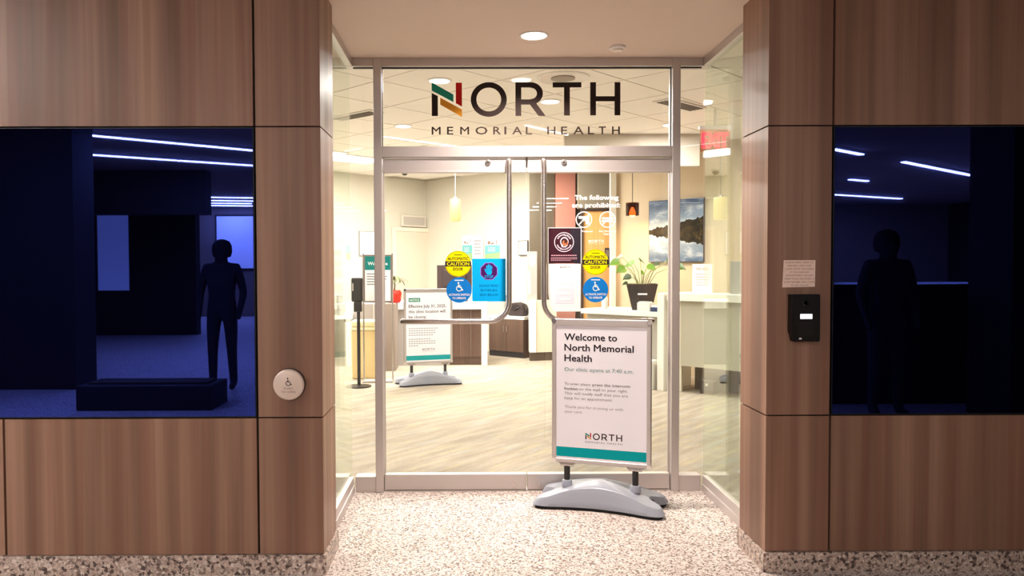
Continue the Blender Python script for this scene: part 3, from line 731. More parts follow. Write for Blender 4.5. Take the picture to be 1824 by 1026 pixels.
# pendants
def pendant(label, x, y, zb, h, r, kind):
    t = thing('pendant_lamp', label, 'lamp', (x, y, zb))
    B().cyl((0, 0, h), (0, 0, CH-zb-.02), .006, n=8).obj('cord', mat('cord_grey', srgb=(120, 110, 96), rough=.6), t)
    B().lathe([(.05, CH-zb-.025), (.05, CH-zb-.001)], n=20).obj('canopy', mat('white_metal'), t)
    if kind == 'lit':
        B().lathe([(r*.86, 0), (r, .02), (r, h-.02), (r*.9, h)], n=28).obj('shade', mat('amber_glass_lit', srgb=(140, 116, 56), emit=(1, .80, .40), estr=.72), t, smooth=True)
        B().lathe([(.03, h), (.022, h+.03)], n=14).obj('cap', STEEL, t)
    else:
        b = B().lathe([(r, 0), (r, h), (r*.3, h+.001), (r*.3, h-.008), (r*.94, h-.009), (r*.94, 0)], n=28); b.obj('shade', glass_mat('smoked_amber_glass', (.42, .24, .16), .05), t, smooth=True)
        B().lathe([(.012, .11), (.034, .07), (.045, .03), (.034, -.006), (.012, -.016)], n=18).obj('bulb', mat('bulb_lit', (1, .5, .15), emit=(1, .48, .12), estr=9), t, smooth=True)
    return t
pendant('lit yellow cylinder pendant lamp above the reception desk', -.178, 11.0, 2.09, .32, .080, 'lit')
pendant('lit yellow cylinder pendant lamp at the far right behind the glass side wall', 2.933, 8.8, 1.97, .26, .078, 'lit')
pendant('dark drum pendant lamp with a glowing bulb above the potted plant', 2.139, 9.85, 2.09, .165, .085, 'dark')
area('pendant_glow', (2.139, 9.85, 2.07), 20, (1, .62, .28), .12)

# ------------------------------------------------------------------ reception desk and back area
t = thing('reception_desk', 'white topped reception desk with dark wood front and white end leg', 'desk', (-.2, 10.93, 0))
B().box(-.95, .48, 0, .75, .815, .925).obj('worktop', WHITE, t, bevel=.004)
B().box(.395, .48, 0, .75, 0, .8145).obj('end_leg', WHITE, t, bevel=.003)
for i in range(3): B().box(-.06+i*.1515, -.06+i*.1515+.150, .07, .09, .12, .814).obj('front_panel', WOOD_DK, t)
B().box(-.06, .394, .10, .12, 0, .12).obj('plinth', WOOD_DK, t)
B().box(-.95, -.07, .03, .05, .0, .814).obj('modesty_panel', GREYP, t)
t = thing('reception_pedestal', 'grey square-edged pedestal at the left end of the reception desk', 'cabinet', (-1.42, 10.35, 0))
B().box(-.14, .12, 0, .5, 0, .93).obj('body', GREYP, t, bevel=.005)
B().box(.1205, .26, -.02, .5, 0, .93).obj('side_panel', mat('pale_grey_panel', srgb=(196, 188, 182), rough=.6), t, bevel=.004)
B().box(.2605, .42, .05, .5, 0, .93).obj('back_panel', mat('taupe_panel', srgb=(150, 136, 126), rough=.6), t, bevel=.004)
t = thing('computer_monitor', 'black computer monitor seen from behind on the reception desk', 'monitor', (-.2, 11.35, .927))
B().box(-.26, .26, -.02, .02, .16, .53).obj('panel', mat('monitor_black', srgb=(52, 36, 34), rough=.5), t, bevel=.006)
B().box(-.17, .17, -.045, -.0205, .22, .46).obj('rear_housing', mat('monitor_back', srgb=(44, 30, 30), rough=.6), t, bevel=.01)
B().box(-.03, .03, .0205, .04, .012, .40).obj('neck', BLACK, t); B().box(-.13, .13, -.08, .10, 0, .012).obj('foot', BLACK, t, bevel=.004)
t = thing('desk_phone', 'dark desk phone on the white reception desk', 'phone', (-.09, 11.02, .927))
B().prism([(-.09, 0), (.09, 0), (.09, .03), (-.09, .03)], 0, .16).obj('body', mat('phone_grey', srgb=(70, 62, 60), rough=.5), t, bevel=.006)
B().tube([(-.075, .03, .045), (-.07, .03, .06), (.0, .03, .066), (.07, .03, .06), (.075, .03, .045)], .014, 10).obj('handset', BLACK, t, smooth=True)
t = thing('desk_cup', 'small white cup holder with a dark pen beside the desk phone', 'cup', (.12, 11.05, .927))
B().lathe([(.036, 0), (.042, .085), (.038, .085), (.032, .006)], n=18).obj('cup', WHITE, t, smooth=True)
B().cyl((.0, 0, .01), (.025, 0, .14), .006, n=8).obj('pen', BLACK, t)

# dracaena in a red pot
t = thing('potted_plant', 'thin-leaved plant in a glossy red pot behind the welcome stand', 'plant', (-.985, 10.62, .96))
t.location = (-1.035, 10.66, .931)
B().lathe([(.075, 0), (.100, .03), (.105, .14), (.085, .175), (.078, .168), (.07, .15)], n=26).obj('pot', mat('red_glaze', srgb=(214, 44, 30), rough=.2), t, smooth=True)
B().lathe([(.072, .145), (.02, .156)], n=20).obj('soil', mat('soil', srgb=(60, 44, 34), rough=.9), t)
leafm = mat('dark_leaf', srgb=(84, 92, 48), rough=.5); leafm2 = mat('olive_leaf', srgb=(110, 104, 66), rough=.5)
rn = random.Random(11)
B().tube([(0, 0, .15), (.01, 0, .25), (0, 0, .36)], [.012, .010, .008], 8).obj('stem', mat('stem_brown', srgb=(120, 100, 70), rough=.7), t, smooth=True)
for i in range(16):
    a = i*2.4; ln = .16+rn.random()*.14; z0 = .26+rn.random()*.10; el = .9-rn.random()*.7
    b = B(); prev = None; px, pz = 0.0, z0; ang = el
    pts = []
    for k_ in range(7):
        pts.append((px, pz)); px += math.cos(ang)*ln/6; pz += math.sin(ang)*ln/6; ang -= .35
    vs = []; fs = []
    for k_, (r_, z_) in enumerate(pts):
        wd = .019*math.sin(PI*(k_+.6)/7.2)
        for s_ in (-1, 0, 1): vs.append((r_*math.cos(a)-s_*wd*math.sin(a), r_*math.sin(a)+s_*wd*math.cos(a), z_-abs(s_)*-.004))
        if k_: q_ = 3*k_; fs += [(q_-3, q_-2, q_+1, q_), (q_-2, q_-1, q_+2, q_+1)]
    b.add(vs, fs).obj('leaf', leafm if i % 3 else leafm2, t, flat=True, smooth=True)

# papers on the wall behind the desk: three sheets
def on_wall(name, label, cat, x, y, z, ang, group=None): return thing(name, label, cat, (x, y, z), ang, group)
def sheet(name, label, x, y, z, ang, wd, h, m_, cat='poster', frame=None):
    o = B().box(-wd/2, wd/2, -.004, 0, 0, h).obj(name, m_, loc=(x, y, z), rot=(0, 0, ang)); return tag(o, label, cat, 'papers on the wall behind the desk' if cat == 'poster' else None)
AB = -PI/4
def brochure(name, label, x, y, z, wd, h):
    o = sheet(name, label, x, y, z, AB, wd, h, PAPER)
    B().poly([(-wd/2, .0), (wd/2, 0), (wd/2, h*.28), (-wd/2, h*.22)], -.0048).obj('green_band', mat('sage_print', srgb=(150, 182, 130), rough=.6), o, flat=True)
    B().poly([(-wd/2, h*.22), (wd/2, h*.28), (wd/2, h*.60), (-wd/2, h*.60)], -.0044).obj('teal_field', mat('pale_teal_print', srgb=(110, 180, 182), rough=.6), o, flat=True)
    b = B()
    for i in range(3): b.poly([(-wd*.3, h*(.34+.07*i)), (wd*.2, h*(.34+.07*i)), (wd*.2, h*(.36+.07*i)), (-wd*.3, h*(.36+.07*i))], -.0052)
    b.obj('lettering', WHV, o, flat=True)
    B().disc(-wd*.22, h*.72, wd*.09, -.0044, 14).stroke([(-wd*.1, h*.66), (wd*.12, h*.70)], wd*.07, -.0044).stroke([(wd*.28, h*.64), (wd*.3, h*.84)], wd*.05, -.0044).obj('picture', mat('brown_print', srgb=(140, 110, 90), rough=.6), o, flat=True)
s2 = .006
brochure('wall_brochure', 'teal and green brochure behind the yellow sticker, left of the white sheet', .0-s2, 13.14-s2, 1.55, .24, .42)
brochure('wall_brochure', 'teal and green brochure above the cyan notice, right of the white sheet', .42-s2, 12.72-s2, 1.56, .34, .38)
o = sheet('wall_sheet', 'white text sheet pinned between the two teal brochures', .185-s2*2, 12.955-s2*2, 1.56, AB, .26, .40, PAPER)
b = B()
for i in range(5): b.poly([(-.09, .30-.055*i), (.08-.02*(i % 2), .30-.055*i), (.08-.02*(i % 2), .322-.055*i), (-.09, .322-.055*i)], -.0046)
b.obj('lettering', mat('light_grey_ink'), o, flat=True)
t = thing('wall_frame', 'small dark-edged white frame on the back wall, right of the long door handle', 'frame', (.912-.01, 12.228-.01, 1.61), AB)
B().box(-.10, .10, -.02, 0, 0, .24).obj('frame', mat('frame_dark', srgb=(70, 64, 58), rough=.5), t); B().box(-.088, .088, -.022, -.0202, .012, .228).obj('sheet', PAPER, t)
# things on the left back wall (runs at +45 degrees)
t = thing('wall_plaque', 'grey framed plaque high on the left back wall', 'plaque', (-.98, 13.66, 2.15), PI/4)
B().box(-.28, .28, -.03, 0, 0, .20).obj('frame', mat('plaque_frame', srgb=(226, 216, 200), rough=.5), t, bevel=.004); B().box(-.25, .25, -.034, -.0302, .025, .175).obj('face', mat('plaque_grey', srgb=(186, 178, 170), rough=.5), t)
D3 = sgroup('door_3', 'pale flush door on the left back wall'); D3.location = (-.975, 13.665, 0); D3.rotation_euler = (0, 0, PI/4)
B().box(-.43, .43, -.03, 0, 0, 2.06).obj('leaf', mat('pale_door', srgb=(228, 208, 190), rough=.6), D3)
B().box(-.50, -.432, -.04, 0, 0, 2.13).box(.432, .50, -.04, 0, 0, 2.13).box(-.432, .432, -.04, 0, 2.062, 2.13).obj('frame', mat('pale_door_frame', srgb=(236, 222, 204), rough=.5), D3)
B().box(.33, .36, -.06, -.0302, .98, 1.03).box(.24, .36, -.075, -.06, .995, 1.015).obj('handle', STEEL, D3)
t = thing('light_box', 'white thin-framed board on the wall behind the welcome stand', 'board', (-1.66, 13.0, 1.62), PI/4)
B().box(-.26, .26, -.03, 0, 0, .42).obj('frame', mat('frame_grey', srgb=(150, 150, 150), rough=.4), t); B().box(-.245, .245, -.033, -.0302, .015, .405).obj('face', mat('board_white', srgb=(248, 250, 255), rough=.4), t)

# dark base cabinet behind the desk
t = thing('base_cabinet', 'low dark wood cabinet with white top and steel pulls behind the desk', 'cabinet', (.335, 12.20, 0), math.radians(-40))
B().box(0, .69, 0.02, .33, .0, .60).obj('body', WOOD_DK, t)
B().box(-.01, .70, 0, .335, .601, .650).obj('worktop', WHITE, t, bevel=.003)
B().box(.003, .687, .012, .0195, 0, .088).obj('toe_kick', BLACKG, t)
for i in range(2):
    d = B().box(.004+i*.345, .342+i*.345, 0, .019, .09, .595).obj('door', WOOD_DK, t, bevel=.002)
    hx = .315 if i == 0 else .376
    B().tube([(hx, .0, .50), (hx, -.025, .50), (hx, -.025, .40), (hx, .0, .40)], .008, 8).obj('handle', STEEL, d, smooth=True)
t = thing('shoulder_bag', 'slumped black bag on the white top of the low cabinet', 'bag', (.80, 12.0, .651), math.radians(-40))
B().prism([(-.16, .0), (.15, 0), (.17, .08), (.13, .185), (.02, .215), (-.11, .20), (-.175, .09)], -.09, .08).obj('body', mat('bag_black', srgb=(48, 36, 36), rough=.7), t, bevel=.035, seg=3)
B().tube([(-.08, -.06, .17), (-.05, -.095, .14), (.0, -.10, .10), (.06, -.095, .13), (.09, -.06, .16)], .012, 8).obj('strap', BLACK, t, smooth=True)
t = thing('paper_cup', 'tall grey cup on the low cabinet beside the black bag', 'cup', (.575, 12.20, .651))
B().lathe([(.04, 0), (.05, .30), (.046, .30), (.036, .01)], n=18).obj('cup', mat('cup_grey', srgb=(186, 182, 176), rough=.5), t, smooth=True); B().lathe([(.052, .301), (.052, .315), (.04, .33)], n=18).obj('lid', mat('cup_lid', srgb=(150, 146, 140), rough=.5), t, smooth=True)
t = thing('grey_display', 'grey patterned display panel standing at the end of the partition', 'display', (.978, 11.50, .92))
B().box(-.075, .075, 0, .03, 0, .74).obj('panel', mat('display_grey', srgb=(176, 166, 160), rough=.5), t, bevel=.003)
B().poly([(-.05, .55), (.02, .50), (.06, .60), (.03, .70), (-.04, .68)], -.0006).poly([(-.06, .08), (-.02, .10), (-.03, .46), (-.07, .42)], -.0006).obj('pale_print', mat('display_pale', srgb=(202, 196, 192), rough=.5), t, flat=True)
t = thing('end_counter', 'white counter end with dark kick below the grey display', 'counter', (.93, 11.42, 0))
B().box(0, .10, 0, .18, .13, .92).obj('edge_panel', WHITE, t, bevel=.003); B().hprism([(.1005, .02), (.42, .10), (.42, .18), (.1005, .18)], .13, .92).obj('front_panel', mat('counter_cream', srgb=(226, 220, 200), rough=.5), t)
B().hprism([(.01, .03), (.41, .115), (.41, .175), (.01, .175)], 0, .13).obj('kick', mat('kick_brown', srgb=(86, 72, 58), rough=.6), t)

# tan door
D4 = sgroup('door_4', 'tan wooden door in a dark frame'); D4.location = (1.695, 11.33, 0)
B().box(.035, .43, .0, .045, .005, 2.255).obj('leaf', WOOD_TAN, D4)
B().box(0, .033, -.02, .06, 0, 2.295).box(.034, .435, -.02, .06, 2.26, 2.295).obj('frame', mat('dark_frame', srgb=(62, 48, 40), rough=.5), D4)
t = thing('card_reader', 'black card reader beside the tan wooden door', 'reader', (2.02, 10.62, 1.42))
B().box(-.035, .030, -.02, .0, 0, .27).obj('body', BLACK, t, bevel=.004); B().box(-.025, .020, -.023, -.0202, .15, .24).obj('face', mat('reader_face', srgb=(96, 90, 90), rough=.4), t)
t.location = (1.954, 10.62, 1.42)

# picture on the right wall
t = thing('landscape_picture', 'lake landscape picture mirrored in water on the warm cream wall', 'picture', (2.745, 9.945, 1.485), AB)
B().box(-.40, .40, -.035, -.001, 0, .82).obj('frame', mat('picture_edge', srgb=(52, 48, 52), rough=.5), t)
def lake():
    mt = mat('lake_print', rough=.45); N, L, P = nodes(mt)
    tc = N.new('ShaderNodeTexCoord'); sp = N.new('ShaderNodeSeparateXYZ'); L.new(tc.outputs['Object'], sp.inputs[0])
    ab = N.new('ShaderNodeMath'); ab.operation = 'SUBTRACT'; ab.inputs[1].default_value = .40; L.new(sp.outputs[2], ab.inputs[0])
    aa = N.new('ShaderNodeMath'); aa.operation = 'ABSOLUTE'; L.new(ab.outputs[0], aa.inputs[0])
    cb = N.new('ShaderNodeCombineXYZ'); L.new(sp.outputs[0], cb.inputs[0]); L.new(aa.outputs[0], cb.inputs[2])
    mp = N.new('ShaderNodeMapping'); mp.inputs['Scale'].default_value = (2.2, 1, 6); L.new(cb.outputs[0], mp.inputs[0])
    cl = noise(N, L, mp.outputs[0], 1.4, 5, .6)
    sky = ramp(N, L, cl, [(.38, lin((52, 72, 100))), (.52, lin((100, 124, 150))), (.64, lin((206, 214, 222)))])
    grad = ramp(N, L, aa.outputs[0], [(.0, lin((220, 226, 226))), (.10, lin((180, 194, 202))), (.40, lin((56, 74, 104)))])
    sky = mixc(N, L, .55, sky, grad)
    mp2 = N.new('ShaderNodeMapping'); mp2.inputs['Scale'].default_value = (1, 0, 0); L.new(cb.outputs[0], mp2.inputs[0])
    tr = noise(N, L, mp2.outputs[0], 9, 5, .7)
    # tree line gets taller to the right
    th = N.new('ShaderNodeMath'); th.operation = 'MULTIPLY_ADD'; th.inputs[1].default_value = .19; th.inputs[2].default_value = .02; L.new(sp.outputs[0], th.inputs[0])
    t2 = N.new('ShaderNodeMath'); t2.operation = 'MULTIPLY_ADD'; t2.inputs[1].default_value = .17; L.new(tr, t2.inputs[0]); L.new(th.outputs[0], t2.inputs[2])
    t3 = N.new('ShaderNodeMath'); t3.operation = 'MAXIMUM'; t3.inputs[1].default_value = .018; L.new(t2.outputs[0], t3.inputs[0])
    lt = N.new('ShaderNodeMath'); lt.operation = 'LESS_THAN'; L.new(aa.outputs[0], lt.inputs[0]); L.new(t3.outputs[0], lt.inputs[1])
    tn = noise(N, L, tc.outputs['Object'], 16, 4, .7)
    trees = ramp(N, L, tn, [(.35, lin((20, 20, 16))), (.58, lin((50, 44, 30))), (.75, lin((110, 88, 46)))])
    L.new(mixc(N, L, lt.outputs[0], sky, trees), P.inputs['Base Color']); return mt
B().box(-.393, .393, -.038, -.0352, .007, .813).obj('print', lake(), t)

# ------------------------------------------------------------------ right counter
AR = -PI/4
def cz(n_, lb, cat, s, d, z): # s metres along the counter front from its left end, d metres back
    return thing(n_, lb, cat, (1.43+s*r2+d*r2, 9.48-s*r2+d*r2, z), AR)
t = cz('service_counter', 'white service counter with grey front and raised white end panel', 'counter', 0, 0, 0)
B().box(-.02, 1.08, 0, .62, .845, .905).obj('worktop', WHITE, t, bevel=.004)
B().box(.0, 1.08, .10, .13, .0, .844).obj('front_panel', mat('counter_grey', srgb=(168, 164, 154), rough=.6), t)
B().box(1.0805, 1.165, -.02, .62, 0, 1.125).obj('end_panel', WHITE, t, bevel=.003)
t = cz('reception_counter', 'taller white counter with hanging grey front right of the doors', 'counter', 1.19, -.05, 0)
B().box(0, 1.9, .05, .55, 1.04, 1.125).obj('worktop', WHITE, t, bevel=.004)
B().box(.02, .14, .14, .17, 0, 1.039).obj('side_panel', mat('counter_cream'), t)
B().box(.1405, 1.9, .12, .15, .30, 1.039).obj('front_panel', mat('counter_sage', srgb=(190, 186, 166), rough=.6), t)
B().box(.1405, 1.9, .45, .48, 0, .299).obj('plinth', mat('plinth_grey', srgb=(130, 122, 108), rough=.7), t)
t = cz('floor_outlet_box', 'small dark box on the floor under the taller counter', 'box', 1.62, .18, .001)
B().box(-.08, .08, -.05, .05, 0, .15).obj('body', mat('box_brown', srgb=(56, 48, 42), rough=.6), t, bevel=.004); B().box(-.015, .015, -.053, -.0502, .09, .12).obj('socket', mat('indicator_white'), t)
t = cz('computer_tower', 'white computer case on the floor behind the welcome board', 'computer', .94, -.06, .001)
B().box(-.10, .10, 0, .15, 0, .34).obj('case', WHITE, t, bevel=.004)
for q_ in (-.05, -.02): B().lathe([(.008, 0), (.008, -.003)], (q_, -.0003, .26), 10, 'y').obj('port', BLACKG, t)
B().box(.03, .032, -.002, -.0002, .04, .30).obj('seam', GREYP, t)
# plant in black pot
t = cz('potted_plant', 'broad-leaved green plant in a square black pot on the white counter', 'plant', .70, .26, .906)
t.rotation_euler = (0, 0, math.radians(-12))
a, b_, h = .115, .185, .315
B().add([(-a, -a, 0), (a, -a, 0), (a, a, 0), (-a, a, 0), (-b_, -b_, h), (b_, -b_, h), (b_, b_, h), (-b_, b_, h), (-b_+.012, -b_+.012, h), (b_-.012, -b_+.012, h), (b_-.012, b_-.012, h), (-b_+.012, b_-.012, h), (-b_+.02, -b_+.02, h-.04), (b_-.02, -b_+.02, h-.04), (b_-.02, b_-.02, h-.04), (-b_+.02, b_-.02, h-.04)],
        [(3, 2, 1, 0), (0, 1, 5, 4), (1, 2, 6, 5), (2, 3, 7, 6), (3, 0, 4, 7), (4, 5, 9, 8), (5, 6, 10, 9), (6, 7, 11, 10), (7, 4, 8, 11), (8, 9, 13, 12), (9, 10, 14, 13), (10, 11, 15, 14), (11, 8, 12, 15)]).obj('pot', mat('pot_charcoal', srgb=(46, 40, 38), rough=.5), t, bevel=.005)
B().box(-b_+.021, b_-.021, -b_+.021, b_-.021, h-.05, h-.03).obj('soil', mat('soil'), t)
B().add([(-.05, -.161, .185), (.06, -.161, .185), (.06, -.1645, .205), (-.05, -.1645, .205)], [(0, 1, 2, 3)]).obj('label', WHV, t, flat=True)
stemm = mat('plant_stem', srgb=(170, 176, 130), rough=.6)
lm = [mat('bright_leaf', srgb=(104, 146, 44), rough=.4), mat('mid_leaf', srgb=(72, 106, 38), rough=.4), mat('deep_leaf', srgb=(54, 76, 38), rough=.45)]
LV = [(-.27, -.02, .60, .17, 200, 0), (-.20, -.08, .52, .20, 230, 0), (-.10, -.06, .58, .17, 150, 0), (-.02, 0, .61, .14, 60, 1), (.06, -.05, .54, .15, 330, 0), (-.13, -.10, .42, .14, 210, 2), (.20, 0, .56, .16, 160, 2), (.30, -.03, .60, .18, 20, 1), (.38, 0, .55, .18, 340, 1), (.33, .05, .64, .14, 50, 2), (-.24, .05, .66, .15, 140, 1), (.02, -.08, .47, .10, 250, 0), (-.17, -.14, .34, .08, 190, 2), (.12, .05, .50, .12, 100, 2)]
for x, y, z, ln, ang, ci in LV:
    ln *= .82; z -= .02
    B().tube([(x*.16, y*.2, h-.04), (x*.45, y*.4, h+(z-h)*.6), (x, y, z)], [.006, .005, .0035], 6).obj('stem', stemm, t, smooth=True)
    vs = []; fs = []; A_ = math.radians(ang); n = 8
    for k_ in range(n+1):
        u_ = k_/n; wd = ln*.44*math.sin(PI*min(1, u_*.93+.07))**.8*(1.18-.55*u_) if k_ < n else 0
        r_ = (u_-.06)*ln; zz = z-.35*ln*u_*u_
        for s_ in (-1, -.5, 0, .5, 1):
            sd = 1 if math.cos(A_) > 0 else -1; tl = math.radians(46)
            vs.append((x+r_*math.cos(A_)-s_*wd*math.sin(A_)*math.cos(tl), y+r_*math.sin(A_)+s_*wd*math.cos(A_)*math.cos(tl), zz+s_*sd*wd*math.sin(tl)+abs(s_)*.010-(.02*ln if s_ == 0 else 0)))
        if k_:
            q_ = 5*k_
            for j in range(4): fs.append((q_-5+j, q_-4+j, q_+1+j, q_+j))
    B().add(vs, fs).obj('leaf', lm[ci], t, flat=True, smooth=True)
t = cz('tissue_box', 'small white box in front of the black plant pot', 'box', .865, .005, .906)
B().box(-.07, .10, 0, .10, 0, .10).obj('box', mat('box_white', srgb=(240, 236, 224), rough=.6), t, bevel=.003); B().box(-.05, .08, .0, .09, .1005, .112).obj('lid', WHITE, t)
t = cz('card_holder', 'small blue card holder beside the white box on the counter', 'holder', 1.02, .0, .906)
B().box(-.04, .05, 0, .05, 0, .05).obj('holder', mat('navy_plastic', srgb=(30, 60, 100), rough=.4), t, bevel=.003); B().box(-.035, .045, .01, .03, .0505, .075).obj('cards', PAPER, t)
t = cz('sanitizer_bottle', 'clear pump bottle left of the black plant pot', 'bottle', .26, .12, .906)
B().lathe([(.038, 0), (.040, .12), (.030, .15), (.014, .16)], n=18).obj('body', mat('pale_bottle', srgb=(226, 236, 236), rough=.2), t, smooth=True); B().tube([(0, 0, .16), (0, 0, .195), (-.03, 0, .195)], .008, 8).obj('pump', WHITE, t, smooth=True)
t = cz('counter_paper', 'white paper notice standing on the taller counter', 'notice', 1.52, .20, 1.126)
o = B().box(-.12, .12, 0, .004, 0, .33).obj('sheet', PAPER, t)
b = B(); text(b, 'WE ARE', 0, .26, .03, width=.15, bold=.02, y=-.0006)
for i in range(5): b.poly([(-.08, .21-.03*i), (.08, .21-.03*i), (.08, .216-.03*i), (-.08, .216-.03*i)], -.0006)
b.obj('lettering', mat('tan_ink', srgb=(190, 160, 130), rough=.7), t, flat=True); B().box(-.06, .06, .005, .08, 0, .012).obj('stand', PAPER, t)
t = cz('privacy_screen', 'grey privacy screen on the taller counter behind the right glass side wall', 'screen', 2.02, .22, 1.126)
B().box(-.18, .22, 0, .02, 0, .36).obj('panel', mat('screen_grey', srgb=(160, 156, 146), rough=.5), t, bevel=.003)
B().box(-.10, -.06, .021, .08, 0, .02).box(.10, .14, .021, .08, 0, .02).obj('foot', STEEL, t)

# ------------------------------------------------------------------ left side of the clinic
t = thing('sanitizer_stand', 'black hand sanitizer dispenser on a pole stand behind the left sidelight', 'dispenser', (-1.31, 9.05, .001))
B().lathe([(.15, 0), (.15, .012), (.03, .022)], n=28).obj('foot', BLACK, t, smooth=True)
B().cyl((0, .02, .02), (0, .02, 1.0), .020, n=14).obj('pole', BLACK, t, smooth=True)
B().box(-.075, .060, -.07, .05, 1.02, 1.305).obj('dispenser', BLACK, t, bevel=.018, seg=3)
B().box(-.045, .045, -.06, .04, .90, 1.019).obj('drip_tray', BLACK, t, bevel=.008)
B().box(-.060, -.045, -.073, -.0702, 1.15, 1.24).obj('window_slot', GREYP, t)
t = thing('wall_shelf_unit', 'small dark-edged side table with white papers beyond the sanitizer stand', 'table', (-1.62, 10.1, .001))
B().box(-.28, .10, 0, .4, .70, .73).obj('top', mat('frame_dark'), t)
for q_ in (-.26, .08): B().cyl((q_, .03, 0), (q_, .03, .70), .012, n=10).obj('leg', mat('frame_dark'), t); B().cyl((q_, .37, 0), (q_, .37, .70), .012, n=10).obj('leg', mat('frame_dark'), t)
B().box(-.2, .05, .1, .3, .7305, .80).obj('paper_tray', WHITE, t)
t = thing('waste_bin', 'cream waste bin with a lid behind the left sidelight', 'bin', (-1.335, 9.80, .001))
B().add([(-.15, -.12, 0), (.15, -.12, 0), (.15, .12, 0), (-.15, .12, 0), (-.17, -.14, .62), (.17, -.14, .62), (.17, .14, .62), (-.17, .14, .62)], [(3, 2, 1, 0), (0, 1, 5, 4), (1, 2, 6, 5), (2, 3, 7, 6), (3, 0, 4, 7), (4, 5, 6, 7)]).obj('body', mat('bin_cream', srgb=(226, 200, 142), rough=.5), t, bevel=.015)
B().box(-.18, .18, -.15, .15, .621, .66).obj('rim', mat('bin_lid', srgb=(236, 222, 178), rough=.5), t, bevel=.008)
B().box(-.165, .165, -.135, .135, .6605, .75).obj('lid', mat('bin_lid'), t, bevel=.03, seg=3)
t = thing('welcome_stand', 'slim metal stand holding a teal and white welcome sheet behind the left mullion', 'sign', (-1.12, 9.44, .001))
for q_ in (-.18, .18): B().cyl((q_, 0, .02), (q_, 0, 1.60), .010, n=10).obj('post', STEEL, t, smooth=True)
B().box(-.185, .185, -.10, .10, 0, .022).obj('foot', mat('foot_grey', srgb=(180, 172, 168), rough=.4), t, bevel=.004)
p_ = B().box(-.168, .168, -.008, .004, 1.0, 1.575).obj('sheet', PAPER, t)
B().stroke([(-.168, 1.0), (.168, 1.0), (.168, 1.575), (-.168, 1.575), (-.168, 1.0)], .018, -.0095).obj('frame', mat('stand_frame', srgb=(116, 104, 98), rough=.4), p_, flat=True)
B().poly([(-.158, 1.395), (.158, 1.395), (.158, 1.565), (-.158, 1.565)], -.0088).obj('teal_header', mat('deep_teal_print', srgb=(0, 122, 118), rough=.6), p_, flat=True)
b = B(); text(b, 'Welcome', 0, 1.455, .042, width=.245, bold=.015, y=-.0096); b.obj('heading', WHV, p_, flat=True)
b = B()
for i, wd in enumerate((.12, .25, .24, .19, .15)): b.poly([(-.135, 1.34-.032*i), (-.135+wd, 1.34-.032*i), (-.135+wd, 1.351-.032*i), (-.135, 1.351-.032*i)], -.0088)
b.obj('body_text', INKG, p_, flat=True)
t = thing('brochure_rack', 'white brochure rack on a pale counter behind the left glass side wall', 'rack', (-1.62, 7.45, .001))
B().box(-.42, .355, .02, .30, 0, 1.02).obj('counter_body', mat('pale_sage', srgb=(206, 206, 186), rough=.6), t, bevel=.004)
B().box(-.44, .37, 0, .32, 1.021, 1.07).obj('counter_top', WHITE, t, bevel=.004)
B().box(-.42, .36, .20, .24, 1.0705, 1.72).obj('back_board', WHITE, t, bevel=.003)
for i, z in enumerate((1.14, 1.27, 1.40, 1.50, 1.60)):
    B().box(-.40, .34, .14, .199, z, z+.012).obj('ledge', WHITE, t)
    B().box(.02, .28, .185, .198, z+.0125, z+.085).obj('leaflets', mat('leaflet_grey', srgb=(222, 224, 212), rough=.7), t)

# ------------------------------------------------------------------ concourse behind the viewpoint (seen in the reflections, save the lamps added on the left)
struct(B().box(-9, 14, -15, D1, MH, MH+.1).obj('ceiling', mat('concourse_ceiling', srgb=(150, 132, 118), rough=.9)), 'concourse ceiling')
struct(B().box(-9, 14, -15.1, -15, 0, MH).obj('wall_back', MALLW)); struct(B().box(-9.1, -9, -15, D1, 0, MH).obj('wall_left', DARKM)); struct(B().box(14, 14.1, -15, D1, 0, MH).obj('wall_right', DARKM))
struct(B().box(-8.9, -4.62, -2.4, -1.9, 0, MH-.002).obj('wall_pier', DARKM), 'dark pier across the concourse')
struct(B().box(-8.9, -4.75, -7.1, -6.8, 2.40, MH-.002).obj('trim_7', DARKM), 'dark bulkhead across the concourse')
def fixture(label, x0, y0, x1, y1, hw_=.04):
    L_ = math.hypot(x1-x0, y1-y0); t = thing('linear_light', label, 'light', ((x0+x1)/2, (y0+y1)/2, MH), math.atan2(y1-y0, x1-x0), 'linear concourse ceiling lights')
    B().box(-L_/2, L_/2, -.05, .05, -.03, -.001).obj('housing', mat('white_metal'), t); n = max(1, round(L_/1.2))
    for i in range(n): B().box(-L_/2+i*L_/n+.012, -L_/2+(i+1)*L_/n-.012, -hw_, hw_, -.036, -.0302).obj('diffuser', LAMP, t)
